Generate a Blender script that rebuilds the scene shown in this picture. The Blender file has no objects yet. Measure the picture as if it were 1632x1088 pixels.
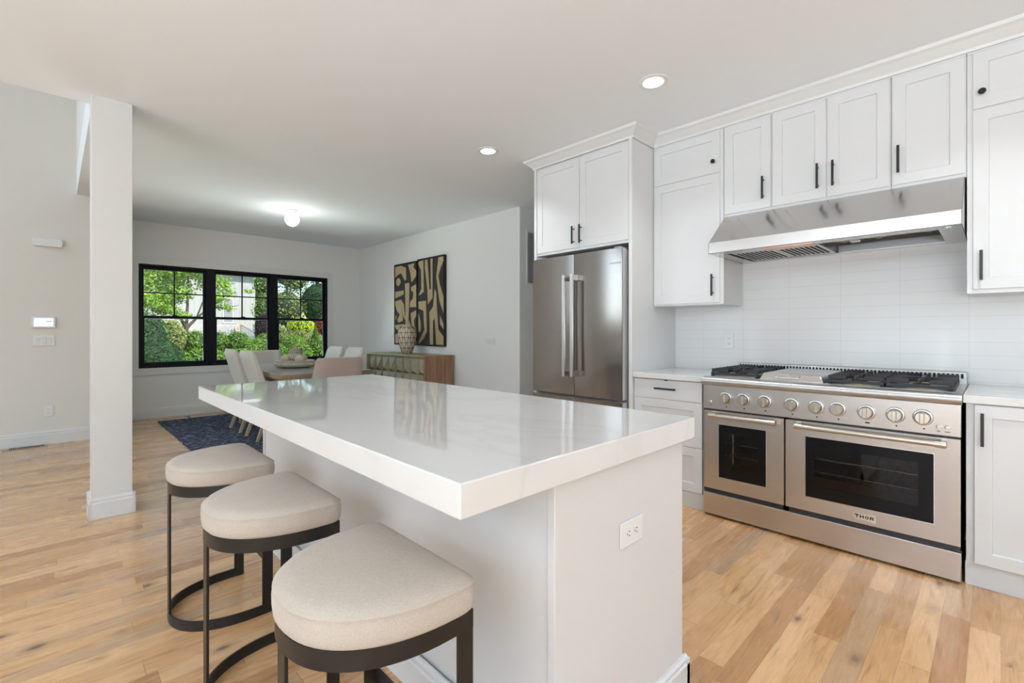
import bpy, bmesh, math, random
from mathutils import Vector, Matrix
PI = math.pi
sc = bpy.context.scene
COL = sc.collection
random.seed(7)

# ------------------------------------------------------------------ camera
FPX, HOR, CAMZ = 751.0, 528.4, 1.21
cam_d = bpy.data.cameras.new('camera'); cam = bpy.data.objects.new('camera', cam_d); COL.objects.link(cam)
cam.location = (0, 0, CAMZ); cam.rotation_euler = (PI/2, 0, -math.radians(44.225))
cam_d.sensor_width = 36.0; cam_d.lens = FPX/1632*36.0
cam_d.shift_y = (HOR-544.0)/1632.0
cam_d.clip_start = 0.02; cam_d.clip_end = 200
sc.camera = cam

# ------------------------------------------------------------------ view, sky, sun
sc.view_settings.view_transform = 'Standard'; sc.view_settings.look = 'None'
sc.view_settings.gamma = 1.0; sc.view_settings.use_curve_mapping = False
sc.view_settings.exposure = 0.06
world = bpy.data.worlds.new('sky'); sc.world = world; world.use_nodes = True
wn = world.node_tree; wn.nodes.clear()
sky = wn.nodes.new('ShaderNodeTexSky'); sky.sky_type = 'NISHITA'; sky.sun_disc = False
sky.sun_elevation = math.radians(52); sky.sun_rotation = math.radians(160); sky.air_density = 1.0
bg = wn.nodes.new('ShaderNodeBackground'); bg.inputs[1].default_value = 0.30
wo = wn.nodes.new('ShaderNodeOutputWorld')
wn.links.new(sky.outputs[0], bg.inputs[0]); wn.links.new(bg.outputs[0], wo.inputs[0])

def light(name, kind, loc, energy, color=(1, 1, 1), direction=(0, 0, -1), **kw):
    d = bpy.data.lights.new(name, kind); d.energy = energy; d.color = color
    for k, v in kw.items(): setattr(d, k, v)
    o = bpy.data.objects.new(name, d); COL.objects.link(o); o.location = loc
    o.rotation_euler = Vector(direction).to_track_quat('-Z', 'Y').to_euler()
    return o
light('sun', 'SUN', (0, 0, 12), 7.0, (1.0, 0.95, 0.86), (-0.35, 0.62, -0.75), angle=math.radians(0.6))
# daylight through the windows of the rooms behind the camera (each stands in a window of that wall)
DAY = (0.76, 0.885, 1.0)
REAR_WINS = [(-3.6, -1.4), (-0.6, 1.6)]
LEFT_WINS = [(-3.2, -1.0), (0.2, 2.4)]
for a, b in REAR_WINS:
    light('window_daylight', 'AREA', ((a+b)/2, -4.66, 1.45), 6, DAY, (0, 1, 0), shape='RECTANGLE', size=b-a, size_y=1.7)
for a, b in LEFT_WINS:
    light('window_daylight', 'AREA', (-4.76, (a+b)/2, 1.45), 9, DAY, (1, 0, 0), shape='RECTANGLE', size=b-a, size_y=1.7)
# added fill lamps low at the same windows, aimed up to brighten the ceiling
for a, b in REAR_WINS:
    light('ceiling_fill', 'AREA', ((a+b)/2, -4.68, 0.95), 36, (0.71, 0.86, 1.0), (0, 1, 1.9), shape='RECTANGLE', size=b-a, size_y=0.7, spread=math.radians(136))
for a, b in LEFT_WINS:
    light('ceiling_fill', 'AREA', (-4.78, (a+b)/2, 0.95), 340 if a < 0 else 150, (0.71, 0.86, 1.0), (1, 0, 1.9), shape='RECTANGLE', size=b-a, size_y=0.7, spread=math.radians(136))
light('foyer_daylight', 'AREA', (-4.76, 5.7, 3.2), 68, DAY, (1, 0, 0), shape='RECTANGLE', size=1.8, size_y=3.4)
light('picture_window_daylight', 'AREA', (2.16, 9.25, 3.25), 190, (0.78, 0.93, 1.0), (0, -1, -0.95), shape='RECTANGLE', size=3.2, size_y=1.3)

light('ceiling_fill', 'AREA', (2.16, 9.0, 0.50), 165, (0.86, 0.97, 0.92), (0, -0.75, 1.0), shape='RECTANGLE', size=2.8, size_y=0.9)  # added fill lamp below the sill, brightens the dining ceiling

# ------------------------------------------------------------------ materials
def mat(name, color=(0.8, 0.8, 0.8), rough=0.5, metal=0.0, spec=0.5, coat=0.0, trans=0.0, emis=None, estr=0.0):
    m = bpy.data.materials.new(name); m.use_nodes = True
    b = m.node_tree.nodes['Principled BSDF']
    b.inputs['Base Color'].default_value = (*color, 1); b.inputs['Roughness'].default_value = rough
    b.inputs['Metallic'].default_value = metal; b.inputs['Specular IOR Level'].default_value = spec
    b.inputs['Coat Weight'].default_value = coat; b.inputs['Transmission Weight'].default_value = trans
    if emis: b.inputs['Emission Color'].default_value = (*emis, 1); b.inputs['Emission Strength'].default_value = estr
    return m
def nodes(m): return m.node_tree, m.node_tree.nodes, m.node_tree.links, m.node_tree.nodes['Principled BSDF']
def N(nt, t, **kw):
    n = nt.nodes.new(t)
    for k, v in kw.items():
        if k.startswith('i_'): n.inputs[int(k[2:])].default_value = v
        else: setattr(n, k, v)
    return n
def math_n(nt, op, a, b=None, c=None):
    n = nt.nodes.new('ShaderNodeMath'); n.operation = op
    for i, v in enumerate((a, b, c)):
        if v is None: continue
        if isinstance(v, (int, float)): n.inputs[i].default_value = v
        else: nt.links.new(v, n.inputs[i])
    return n.outputs[0]
def ramp(nt, fac, stops):
    r = nt.nodes.new('ShaderNodeValToRGB'); e = r.color_ramp.elements
    while len(e) < len(stops): e.new(0.5)
    for i, (p, c) in enumerate(stops): e[i].position = p; e[i].color = (*c, 1)
    nt.links.new(fac, r.inputs[0]); return r.outputs[0]
def mixc(nt, fac, a, b, mode='MIX'):
    n = nt.nodes.new('ShaderNodeMix'); n.data_type = 'RGBA'; n.blend_type = mode
    for i, v in ((0, fac), (6, a), (7, b)):
        if isinstance(v, (int, float)): n.inputs[i].default_value = v
        elif isinstance(v, tuple): n.inputs[i].default_value = (*v, 1)
        else: nt.links.new(v, n.inputs[i])
    return n.outputs[2]
def objco(nt): return nt.nodes.new('ShaderNodeTexCoord').outputs['Object']
def geopos(nt): return nt.nodes.new('ShaderNodeNewGeometry').outputs['Position']
def bump(nt, b, h, strength=0.2, dist=0.01):
    n = N(nt, 'ShaderNodeBump'); n.inputs['Strength'].default_value = strength; n.inputs['Distance'].default_value = dist
    nt.links.new(h, n.inputs['Height']); nt.links.new(n.outputs[0], b.inputs['Normal'])
def noise(nt, vec, scale, detail=3.0, rough=0.5):
    n = N(nt, 'ShaderNodeTexNoise'); n.inputs['Scale'].default_value = scale; n.inputs['Detail'].default_value = detail
    n.inputs['Roughness'].default_value = rough
    if vec is not None: nt.links.new(vec, n.inputs['Vector'])
    return n.outputs['Fac']
def vmul(nt, vec, s):
    n = nt.nodes.new('ShaderNodeVectorMath'); n.operation = 'MULTIPLY'; nt.links.new(vec, n.inputs[0]); n.inputs[1].default_value = s
    return n.outputs[0]

M = {}
M['wall'] = mat('wall_paint', (0.79, 0.785, 0.765), 0.75)
M['wall_tan'] = mat('foyer_wall_paint', (0.76, 0.735, 0.68), 0.75)
M['ceil'] = mat('ceiling_paint', (0.865, 0.905, 0.94), 0.85)
M['trim'] = mat('white_trim_paint', (0.72, 0.72, 0.71), 0.35)
M['cab'] = mat('white_cabinet_lacquer', (0.695, 0.695, 0.69), 0.3)
M['black'] = mat('black_metal', (0.012, 0.012, 0.013), 0.35)
M['dark'] = mat('dark_gap', (0.01, 0.01, 0.01), 0.8)
M['wframe'] = mat('black_window_paint', (0.006, 0.007, 0.013), 0.5, spec=0.2)
M['plastic'] = mat('white_plastic', (0.79, 0.79, 0.785), 0.3)
M['slot'] = mat('dark_slot', (0.05, 0.05, 0.05), 0.6)
M['iron'] = mat('cast_iron', (0.018, 0.019, 0.022), 0.55)
M['chrome'] = mat('chrome', (0.8, 0.8, 0.8), 0.12, 1.0)
M['brass'] = mat('brass', (0.6, 0.45, 0.2), 0.3, 1.0)
M['rubber'] = mat('grey_plastic', (0.3, 0.3, 0.31), 0.5)
M['edgegrey'] = mat('light_grey_door_edge', (0.62, 0.62, 0.61), 0.35, 0.0)
M['copper'] = mat('copper_film', (0.75, 0.45, 0.33), 0.3, 1.0)
M['bronze'] = mat('blackened_bronze_frame', (0.018, 0.0165, 0.015), 0.36, 0.3)
M['knobmetal'] = mat('satin_nickel', (0.62, 0.585, 0.52), 0.28, 1.0)
M['ebony'] = mat('oven_black', (0.008, 0.008, 0.009), 0.15, spec=0.2)
M['oven'] = mat('oven_enamel', (0.03, 0.03, 0.032), 0.35)
M['label'] = mat('badge_plate', (0.75, 0.75, 0.74), 0.25, 1.0)
M['screen'] = mat('lit_screen', (0.5, 0.6, 0.8), 0.2, emis=(0.75, 0.85, 1.0), estr=0.75)
M['lampglow'] = mat('lamp_glow', (1, 1, 1), 0.4, emis=(1.0, 0.96, 0.88), estr=6.0)
M['globeglow'] = mat('globe_glow', (1, 1, 1), 0.3, emis=(1.0, 0.96, 0.88), estr=5.0)

def steel(name, col, rough, axis):
    m = mat(name, col, rough, 1.0); nt, nn, L, b = nodes(m)
    s = [3.0, 3.0, 3.0]; 
    for k in range(3): s[k] = 400.0
    s[axis] = 1.2
    f = noise(nt, vmul(nt, objco(nt), tuple(s)), 1.0, 2.0)
    r = math_n(nt, 'MULTIPLY_ADD', f, 0.12, rough-0.06); L.new(r, b.inputs['Roughness'])
    L.new(mixc(nt, f, tuple(c*0.93 for c in col), tuple(min(1, c*1.05) for c in col)), b.inputs['Base Color'])
    bump(nt, b, f, 0.03, 0.001)
    try:
        b.inputs['Anisotropic'].default_value = 0.55
    except Exception: pass
    return m
M['steel'] = steel('brushed_steel', (0.60, 0.57, 0.545), 0.36, 1)
M['steelhood'] = steel('polished_hood_steel', (0.58, 0.56, 0.54), 0.19, 1)
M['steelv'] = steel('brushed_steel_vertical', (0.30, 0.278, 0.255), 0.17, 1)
M['steeltop'] = steel('brushed_steel_bright', (0.62, 0.61, 0.60), 0.30, 1)
M['steelmatte'] = steel('satin_steel_cooktop', (0.56, 0.555, 0.55), 0.44, 1)

# painted walls get a faint roller texture
for k in ('wall', 'wall_tan', 'ceil'):
    nt, nn, L, b = nodes(M[k]); bump(nt, b, noise(nt, geopos(nt), 260, 2), 0.04, 0.002)

# wood floor: planks running across (world x), 83 mm wide
def floor_mat():
    m = mat('oak_plank_floor', (0.5, 0.3, 0.15), 0.3); nt, nn, L, b = nodes(m)
    sep = N(nt, 'ShaderNodeSeparateXYZ'); L.new(geopos(nt), sep.inputs[0]); X, Y = sep.outputs[0], sep.outputs[1]
    rowf = math_n(nt, 'DIVIDE', math_n(nt, 'ADD', Y, 40.0), 0.0875)
    row = math_n(nt, 'FLOOR', rowf); fy = math_n(nt, 'FRACT', rowf)
    wn1 = N(nt, 'ShaderNodeTexWhiteNoise', noise_dimensions='1D'); L.new(row, wn1.inputs['W'])
    colf = math_n(nt, 'ADD', math_n(nt, 'DIVIDE', math_n(nt, 'ADD', X, 40.0), 0.86), math_n(nt, 'MULTIPLY', wn1.outputs['Value'], 9.7))
    c = math_n(nt, 'FLOOR', colf); fx = math_n(nt, 'FRACT', colf)
    cv = N(nt, 'ShaderNodeCombineXYZ'); L.new(row, cv.inputs[0]); L.new(c, cv.inputs[1])
    wn2 = N(nt, 'ShaderNodeTexWhiteNoise', noise_dimensions='2D'); L.new(cv.outputs[0], wn2.inputs['Vector'])
    rnd = wn2.outputs['Value']
    base = ramp(nt, rnd, [(0.0, (0.46, 0.245, 0.105)), (0.2, (0.58, 0.335, 0.155)), (0.5, (0.655, 0.395, 0.19)), (0.85, (0.74, 0.47, 0.245)), (1.0, (0.47, 0.305, 0.175))])
    off = N(nt, 'ShaderNodeCombineXYZ'); L.new(math_n(nt, 'MULTIPLY', rnd, 37.0), off.inputs[0]); L.new(math_n(nt, 'MULTIPLY', rnd, 91.0), off.inputs[1])
    add = N(nt, 'ShaderNodeVectorMath', operation='ADD'); L.new(geopos(nt), add.inputs[0]); L.new(off.outputs[0], add.inputs[1])
    gv = vmul(nt, add.outputs[0], (2.2, 20.0, 1.0))
    dist = N(nt, 'ShaderNodeTexNoise'); dist.inputs['Scale'].default_value = 1.0; dist.inputs['Detail'].default_value = 6; dist.inputs['Distortion'].default_value = 2.2
    L.new(gv, dist.inputs['Vector'])
    fine = noise(nt, vmul(nt, add.outputs[0], (6, 260, 1)), 1.0, 3)
    g = math_n(nt, 'MULTIPLY_ADD', fine, 0.35, math_n(nt, 'MULTIPLY', dist.outputs['Fac'], 0.75))
    grain = ramp(nt, g, [(0.32, (0.45, 0.38, 0.33)), (0.43, (0.78, 0.74, 0.70)), (0.54, (1.02, 1.0, 0.98)), (0.64, (0.93, 0.90, 0.88)), (0.74, (1.0, 0.98, 0.96)), (0.85, (0.78, 0.73, 0.69))])
    colr = mixc(nt, 1.0, base, grain, 'MULTIPLY')
    # knots
    vor = N(nt, 'ShaderNodeTexVoronoi'); vor.inputs['Scale'].default_value = 1.0; vor.feature = 'F1'
    L.new(vmul(nt, add.outputs[0], (2.9, 5.5, 1.0)), vor.inputs['Vector'])
    knot = ramp(nt, vor.outputs['Distance'], [(0.0, (1, 1, 1)), (0.05, (0.95, 0.95, 0.95)), (0.10, (0.35, 0.35, 0.35)), (0.2, (0, 0, 0)), (1.0, (0, 0, 0))])
    gate = math_n(nt, 'GREATER_THAN', wn2.outputs['Value'], 0.5)
    colr = mixc(nt, math_n(nt, 'MULTIPLY', math_n(nt, 'MULTIPLY', knot, gate), 0.9), colr, (0.12, 0.06, 0.03))
    ey = math_n(nt, 'LESS_THAN', math_n(nt, 'ABSOLUTE', math_n(nt, 'SUBTRACT', fy, 0.5)), 0.4925)
    ex = math_n(nt, 'LESS_THAN', math_n(nt, 'ABSOLUTE', math_n(nt, 'SUBTRACT', fx, 0.5)), 0.4985)
    e = math_n(nt, 'MULTIPLY', ex, ey)
    colr = mixc(nt, e, mixc(nt, 1.0, colr, (0.62, 0.55, 0.5), 'MULTIPLY'), colr)
    b.inputs['Coat Weight'].default_value = 0.35; b.inputs['Coat Roughness'].default_value = 0.16
    L.new(colr, b.inputs['Base Color'])
    L.new(math_n(nt, 'MULTIPLY_ADD', g, 0.14, 0.19), b.inputs['Roughness'])
    bump(nt, b, e, 0.25, 0.001)
    return m
M['floor'] = floor_mat()

def tile_mat():   # long glossy white tiles 310 x 75 mm, stacked, on the kitchen wall (y across, z up)
    m = mat('white_stacked_tile', (0.85, 0.86, 0.86), 0.2); nt, nn, L, b = nodes(m)
    sep = N(nt, 'ShaderNodeSeparateXYZ'); L.new(geopos(nt), sep.inputs[0])
    fy = math_n(nt, 'FRACT', math_n(nt, 'DIVIDE', math_n(nt, 'ADD', sep.outputs[1], 9.3-0.108), 0.310))
    fz = math_n(nt, 'FRACT', math_n(nt, 'DIVIDE', math_n(nt, 'ADD', sep.outputs[2], 0.75-0.012), 0.0755))
    a = math_n(nt, 'GREATER_THAN', math_n(nt, 'ABSOLUTE', math_n(nt, 'SUBTRACT', fy, 0.5)), 0.4955)
    c = math_n(nt, 'GREATER_THAN', math_n(nt, 'ABSOLUTE', math_n(nt, 'SUBTRACT', fz, 0.5)), 0.482)
    g = math_n(nt, 'MAXIMUM', a, c)
    L.new(mixc(nt, g, (0.77, 0.765, 0.755), (0.67, 0.667, 0.66)), b.inputs['Base Color'])
    h = math_n(nt, 'SUBTRACT', math_n(nt, 'MULTIPLY', noise(nt, geopos(nt), 9, 1), 0.6), g)
    bump(nt, b, h, 0.15, 0.002)
    return m
M['tile'] = tile_mat()

def quartz_mat():
    m = mat('white_quartz', (0.83, 0.83, 0.825), 0.035, coat=0.0); nt, nn, L, b = nodes(m)
    p = geopos(nt)
    d = N(nt, 'ShaderNodeTexNoise'); d.inputs['Scale'].default_value = 1.3; d.inputs['Detail'].default_value = 5; d.inputs['Distortion'].default_value = 0.8
    L.new(vmul(nt, p, (1.6, 0.7, 1)), d.inputs['Vector'])
    v = math_n(nt, 'ABSOLUTE', math_n(nt, 'SUBTRACT', d.outputs['Fac'], 0.5))
    c = ramp(nt, v, [(0.0, (0.69, 0.685, 0.675)), (0.022, (0.725, 0.72, 0.71)), (0.07, (0.74, 0.735, 0.725)), (1.0, (0.74, 0.735, 0.725))])
    L.new(c, b.inputs['Base Color'])
    b.inputs['IOR'].default_value = 1.7
    return m
M['quartz'] = quartz_mat()

def fabric(name, c1, c2, scale=700, bs=0.25):
    m = mat(name, c1, 0.9, spec=0.15); nt, nn, L, b = nodes(m); p = objco(nt)
    f = noise(nt, vmul(nt, p, (1, 0.22, 1)), scale, 2); g = noise(nt, vmul(nt, p, (0.22, 1, 1)), scale, 2)
    h = math_n(nt, 'ADD', f, g); big = noise(nt, p, 14, 3)
    L.new(mixc(nt, math_n(nt, 'MULTIPLY_ADD', h, 1.1, math_n(nt, 'MULTIPLY_ADD', big, 0.5, -0.85)), c2, c1), b.inputs['Base Color'])
    bump(nt, b, h, bs, 0.001); b.inputs['Sheen Weight'].default_value = 0.15
    return m
M['linen'] = fabric('beige_linen', (0.58, 0.515, 0.445), (0.46, 0.395, 0.33), 420, 0.35)
M['cream'] = fabric('cream_leather', (0.66, 0.64, 0.57), (0.62, 0.60, 0.53), 120, 0.05)
nodes(M['cream'])[3].inputs['Roughness'].default_value = 0.5
M['greige'] = fabric('greige_upholstery', (0.60, 0.56, 0.51), (0.55, 0.51, 0.46), 300)
M['pinkbeige'] = fabric('taupe_woven_upholstery', (0.45, 0.365, 0.32), (0.37, 0.30, 0.265), 300)

def wood(name, c1, c2, axis, scale=14.0, rough=0.5):
    m = mat(name, c1, rough); nt, nn, L, b = nodes(m)
    s = [scale*2.2]*3; s[axis] = scale*0.12
    f = noise(nt, vmul(nt, objco(nt), tuple(s)), 1.0, 5, 0.6)
    L.new(ramp(nt, f, [(0.3, c1), (0.62, c2)]), b.inputs['Base Color']); bump(nt, b, f, 0.08, 0.002)
    return m
M['walnut'] = wood('walnut', (0.20, 0.105, 0.055), (0.36, 0.20, 0.11), 2)
M['tablewood'] = wood('brown_table_wood', (0.26, 0.18, 0.115), (0.38, 0.27, 0.175), 0)
M['tabletop'] = wood('pale_grey_tabletop', (0.33, 0.32, 0.31), (0.42, 0.41, 0.40), 0, rough=0.16)  # grey grain, paler than the brown edge below it
M['legwood'] = wood('pale_ash_leg', (0.36, 0.28, 0.19), (0.46, 0.36, 0.25), 2)
M['bleached'] = wood('bleached_carved_wood', (0.40, 0.345, 0.275), (0.56, 0.50, 0.41), 0, 20, 0.7)
M['sage'] = mat('sage_metal_leaf', (0.34, 0.32, 0.22), 0.42, 0.1)
nt, nn, L, b = nodes(M['sage']); f = noise(nt, objco(nt), 30, 4)
L.new(mixc(nt, f, (0.25, 0.215, 0.13), (0.48, 0.42, 0.265)), b.inputs['Base Color'])
M['canvas'] = mat('black_canvas', (0.022, 0.021, 0.019), 0.8)
M['tan'] = mat('tan_paint', (0.46, 0.34, 0.185), 0.8)
nt, nn, L, b = nodes(M['tan']); f = noise(nt, vmul(nt, objco(nt), (40, 8, 8)), 4, 4)
L.new(mixc(nt, f, (0.36, 0.27, 0.15), (0.52, 0.39, 0.22)), b.inputs['Base Color'])
M['vase'] = mat('cream_vase', (0.70, 0.58, 0.45), 0.6)
M['vaseline'] = mat('dark_vase_lines', (0.03, 0.018, 0.012), 0.6)

def rug_mat():
    m = mat('blue_woven_rug', (0.04, 0.05, 0.09), 0.95, spec=0.1); nt, nn, L, b = nodes(m); p = geopos(nt)
    f = noise(nt, vmul(nt, p, (12, 38, 1)), 1.0, 3, 0.85)
    L.new(ramp(nt, f, [(0.36, (0.008, 0.009, 0.014)), (0.46, (0.032, 0.040, 0.066)), (0.54, (0.09, 0.105, 0.155)), (0.62, (0.32, 0.33, 0.37))]), b.inputs['Base Color'])
    bump(nt, b, f, 0.8, 0.01)
    return m
M['rug'] = rug_mat()

def glass_pane_mat():
    m = bpy.data.materials.new('window_glass'); m.use_nodes = True; nt = m.node_tree; nt.nodes.clear()
    o = N(nt, 'ShaderNodeOutputMaterial'); t = N(nt, 'ShaderNodeBsdfTransparent'); g = N(nt, 'ShaderNodeBsdfGlossy')
    g.inputs['Roughness'].default_value = 0.01; t.inputs[0].default_value = (0.94, 0.96, 0.95, 1)
    fr = N(nt, 'ShaderNodeFresnel'); fr.inputs[0].default_value = 1.4
    mx = N(nt, 'ShaderNodeMixShader'); nt.links.new(fr.outputs[0], mx.inputs[0]); nt.links.new(t.outputs[0], mx.inputs[1]); nt.links.new(g.outputs[0], mx.inputs[2])
    nt.links.new(mx.outputs[0], o.inputs[0]); return m
M['glass'] = glass_pane_mat()
def oven_glass():
    m = glass_pane_mat(); m.name = 'oven_glass'
    for n in m.node_tree.nodes:
        if n.type == 'BSDF_TRANSPARENT': n.inputs[0].default_value = (0.72, 0.71, 0.70, 1)
    return m
M['ovenglass'] = oven_glass()

def leaf(name, c1, c2, c3):
    m = mat(name, c1, 0.5, spec=0.3); nt, nn, L, b = nodes(m)
    r = N(nt, 'ShaderNodeNewGeometry').outputs['Random Per Island']
    L.new(ramp(nt, r, [(0.0, c1), (0.5, c2), (1.0, c3)]), b.inputs['Base Color'])
    o = nn['Material Output']; t = N(nt, 'ShaderNodeBsdfTranslucent'); mx = N(nt, 'ShaderNodeMixShader'); mx.inputs[0].default_value = 0.35
    L.new(ramp(nt, r, [(0.0, c2), (1.0, c3)]), t.inputs[0])
    L.new(b.outputs[0], mx.inputs[1]); L.new(t.outputs[0], mx.inputs[2]); L.new(mx.outputs[0], o.inputs[0]); return m
M['leaf_box'] = leaf('boxwood_leaves', (0.06, 0.14, 0.012), (0.15, 0.29, 0.025), (0.30, 0.48, 0.05))
M['leaf_dark'] = leaf('dark_leaves', (0.012, 0.05, 0.016), (0.022, 0.09, 0.025), (0.05, 0.15, 0.04))
M['leaf_maple'] = leaf('maple_leaves', (0.10, 0.26, 0.03), (0.22, 0.42, 0.05), (0.48, 0.62, 0.08))
M['leaf_lime'] = leaf('lime_leaves', (0.35, 0.48, 0.02), (0.6, 0.72, 0.03), (0.75, 0.8, 0.06))
M['leaf_olive'] = leaf('olive_leaves', (0.14, 0.20, 0.05), (0.28, 0.34, 0.09), (0.5, 0.52, 0.16))
M['leaf_purple'] = leaf('purple_leaves', (0.025, 0.012, 0.018), (0.05, 0.02, 0.03), (0.10, 0.045, 0.06))
M['leaf_red'] = leaf('red_leaves', (0.25, 0.05, 0.03), (0.45, 0.10, 0.06), (0.6, 0.2, 0.12))
M['core'] = mat('shrub_shade_core', (0.015, 0.04, 0.012), 0.9)  # near-black green, colour stands in for shade inside the foliage
M['corep'] = mat('purple_shade_core', (0.015, 0.008, 0.01), 0.9)
M['bark'] = wood('grey_bark', (0.05, 0.04, 0.03), (0.11, 0.09, 0.07), 2, 20, 0.9)
M['soil'] = mat('mulch', (0.10, 0.075, 0.05), 0.95)
nt, nn, L, b = nodes(M['soil']); f = noise(nt, geopos(nt), 3, 6)
L.new(ramp(nt, f, [(0.35, (0.05, 0.10, 0.02)), (0.5, (0.09, 0.17, 0.035)), (0.65, (0.16, 0.12, 0.08))]), b.inputs['Base Color'])
M['siding'] = mat('white_siding', (0.42, 0.42, 0.415), 0.6)
nt, nn, L, b = nodes(M['siding']); s_ = N(nt, 'ShaderNodeSeparateXYZ'); L.new(geopos(nt), s_.inputs[0])
fz = math_n(nt, 'LESS_THAN', math_n(nt, 'FRACT', math_n(nt, 'MULTIPLY', s_.outputs[0], 3.3)), 0.09)
L.new(mixc(nt, fz, (0.42, 0.42, 0.415), (0.31, 0.31, 0.305)), b.inputs['Base Color'])
M['peach'] = mat('tan_lattice_paint', (0.55, 0.42, 0.32), 0.7)
M['roof'] = mat('grey_shingles', (0.12, 0.12, 0.13), 0.9)

# ------------------------------------------------------------------ mesh helpers
class MB:
    """collects geometry in scene coordinates; build() links it as ONE mesh object"""
    def __init__(s): s.bm = bmesh.new(); s.m = 0
    def face(s, pts):
        f = s.bm.faces.new([s.bm.verts.new(p) for p in pts]); f.material_index = s.m; return f
    def box(s, x0, x1, y0, y1, z0, z1):
        v = [s.bm.verts.new((x, y, z)) for z in (z0, z1) for x, y in ((x0, y0), (x1, y0), (x1, y1), (x0, y1))]
        for q in ((0, 3, 2, 1), (4, 5, 6, 7), (0, 1, 5, 4), (1, 2, 6, 5), (2, 3, 7, 6), (3, 0, 4, 7)):
            s.bm.faces.new([v[i] for i in q]).material_index = s.m
        return s
    def loft(s, rings, cap0=True, cap1=True, closed=True):
        R = [[s.bm.verts.new(p) for p in r] for r in rings]; n = len(R[0])
        for a, b in zip(R, R[1:]):
            for i in range(n if closed else n-1):
                j = (i+1) % n
                s.bm.faces.new((a[i], a[j], b[j], b[i])).material_index = s.m
        if cap0: s.bm.faces.new(R[0][::-1]).material_index = s.m
        if cap1: s.bm.faces.new(R[-1]).material_index = s.m
        return s
    def cyl(s, p0, p1, r0, r1=None, n=20, cap=True):
        r1 = r0 if r1 is None else r1; p0 = Vector(p0); p1 = Vector(p1); d = (p1-p0).normalized()
        u = d.orthogonal().normalized(); w = d.cross(u)
        ring = lambda c, r: [c+(u*math.cos(2*PI*i/n)+w*math.sin(2*PI*i/n))*r for i in range(n)]
        return s.loft([ring(p0, r0), ring(p1, r1)], cap, cap)
    def lathe(s, c, prof, n=32, axis=(0, 0, 1)):
        c = Vector(c); d = Vector(axis).normalized(); u = d.orthogonal().normalized(); w = d.cross(u)
        rings = [[c+d*h+(u*math.cos(2*PI*i/n)+w*math.sin(2*PI*i/n))*max(r, 1e-4) for i in range(n)] for r, h in prof]
        return s.loft(rings)
    def tube(s, pts, r, n=10):
        pts = [Vector(p) for p in pts]; rings = []; u = None
        for i, p in enumerate(pts):
            d = (pts[min(i+1, len(pts)-1)]-pts[max(i-1, 0)]).normalized()
            u = d.orthogonal().normalized() if u is None else (u-d*u.dot(d)).normalized()
            w = d.cross(u); rr = r[i] if isinstance(r, (list, tuple)) else r
            rings.append([p+(u*math.cos(2*PI*k/n)+w*math.sin(2*PI*k/n))*rr for k in range(n)])
        return s.loft(rings)
    def sphere(s, c, r, n=24, m=14, sz=1.0):
        c = Vector(c)
        rings = [[c+Vector((r*math.sin(t)*math.cos(2*PI*i/n), r*math.sin(t)*math.sin(2*PI*i/n), -r*sz*math.cos(t))) for i in range(n)]
                 for t in [0.02+(PI-0.04)*k/m for k in range(m+1)]]
        return s.loft(rings)
    def prism(s, outline, z0, z1):   # outline of (x,y)
        return s.loft([[(x, y, z0) for x, y in outline], [(x, y, z1) for x, y in outline]])
    def extr(s, pts, d):             # polygon extruded by vector
        d = Vector(d); return s.loft([[Vector(p) for p in pts], [Vector(p)+d for p in pts]])
    def build(s, name, m, parent=None, bevel=0.0, seg=2, smooth=False, angle=35):
        ms = m if isinstance(m, (list, tuple)) else [m]
        bmesh.ops.recalc_face_normals(s.bm, faces=s.bm.faces)
        me = bpy.data.meshes.new(name); s.bm.to_mesh(me); s.bm.free()
        for k in ms: me.materials.append(M[k])
        o = bpy.data.objects.new(name, me); COL.objects.link(o)
        if parent is not None:
            o.parent = parent; w = Vector((0, 0, 0)); q = parent
            while q is not None: w += Vector(q.location); q = q.parent
            me.transform(Matrix.Translation(-w))
        else:
            # a thing of one mesh gets its origin at the base centre
            xs = [v.co for v in me.vertices]
            c = Vector((sum(v.x for v in xs)/len(xs), sum(v.y for v in xs)/len(xs), min(v.z for v in xs)))
            me.transform(Matrix.Translation(-c)); o.location = c
        if smooth:
            for p in me.polygons: p.use_smooth = True
            me.set_sharp_from_angle(angle=math.radians(angle))
        if bevel > 0:
            b = o.modifiers.new('bevel', 'BEVEL'); b.width = bevel; b.segments = seg; b.limit_method = 'ANGLE'; b.angle_limit = math.radians(40)
            b.harden_normals = False
            for p in me.polygons: p.use_smooth = True
            me.set_sharp_from_angle(angle=math.radians(35))
        return o
def tag(o, label, cat, group=None, kind=None):
    if label: o['label'] = label
    if cat: o['category'] = cat
    if group: o['group'] = group
    if kind: o['kind'] = kind
    return o
def thing(name, label, cat, loc=(0, 0, 0), group=None, rz=0):
    o = bpy.data.objects.new(name, None); COL.objects.link(o); o.location = loc; o.rotation_euler = (0, 0, rz)
    o.empty_display_size = 0.1
    return tag(o, label, cat, group)
def struct(o, label=None):
    o['kind'] = 'structure'
    if label: o['label'] = label
    return o
def copy_tree(o, parent=None):
    c = o.copy(); COL.objects.link(c); c.parent = parent
    for ch in list(o.children): copy_tree(ch, c)
    return c

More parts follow.
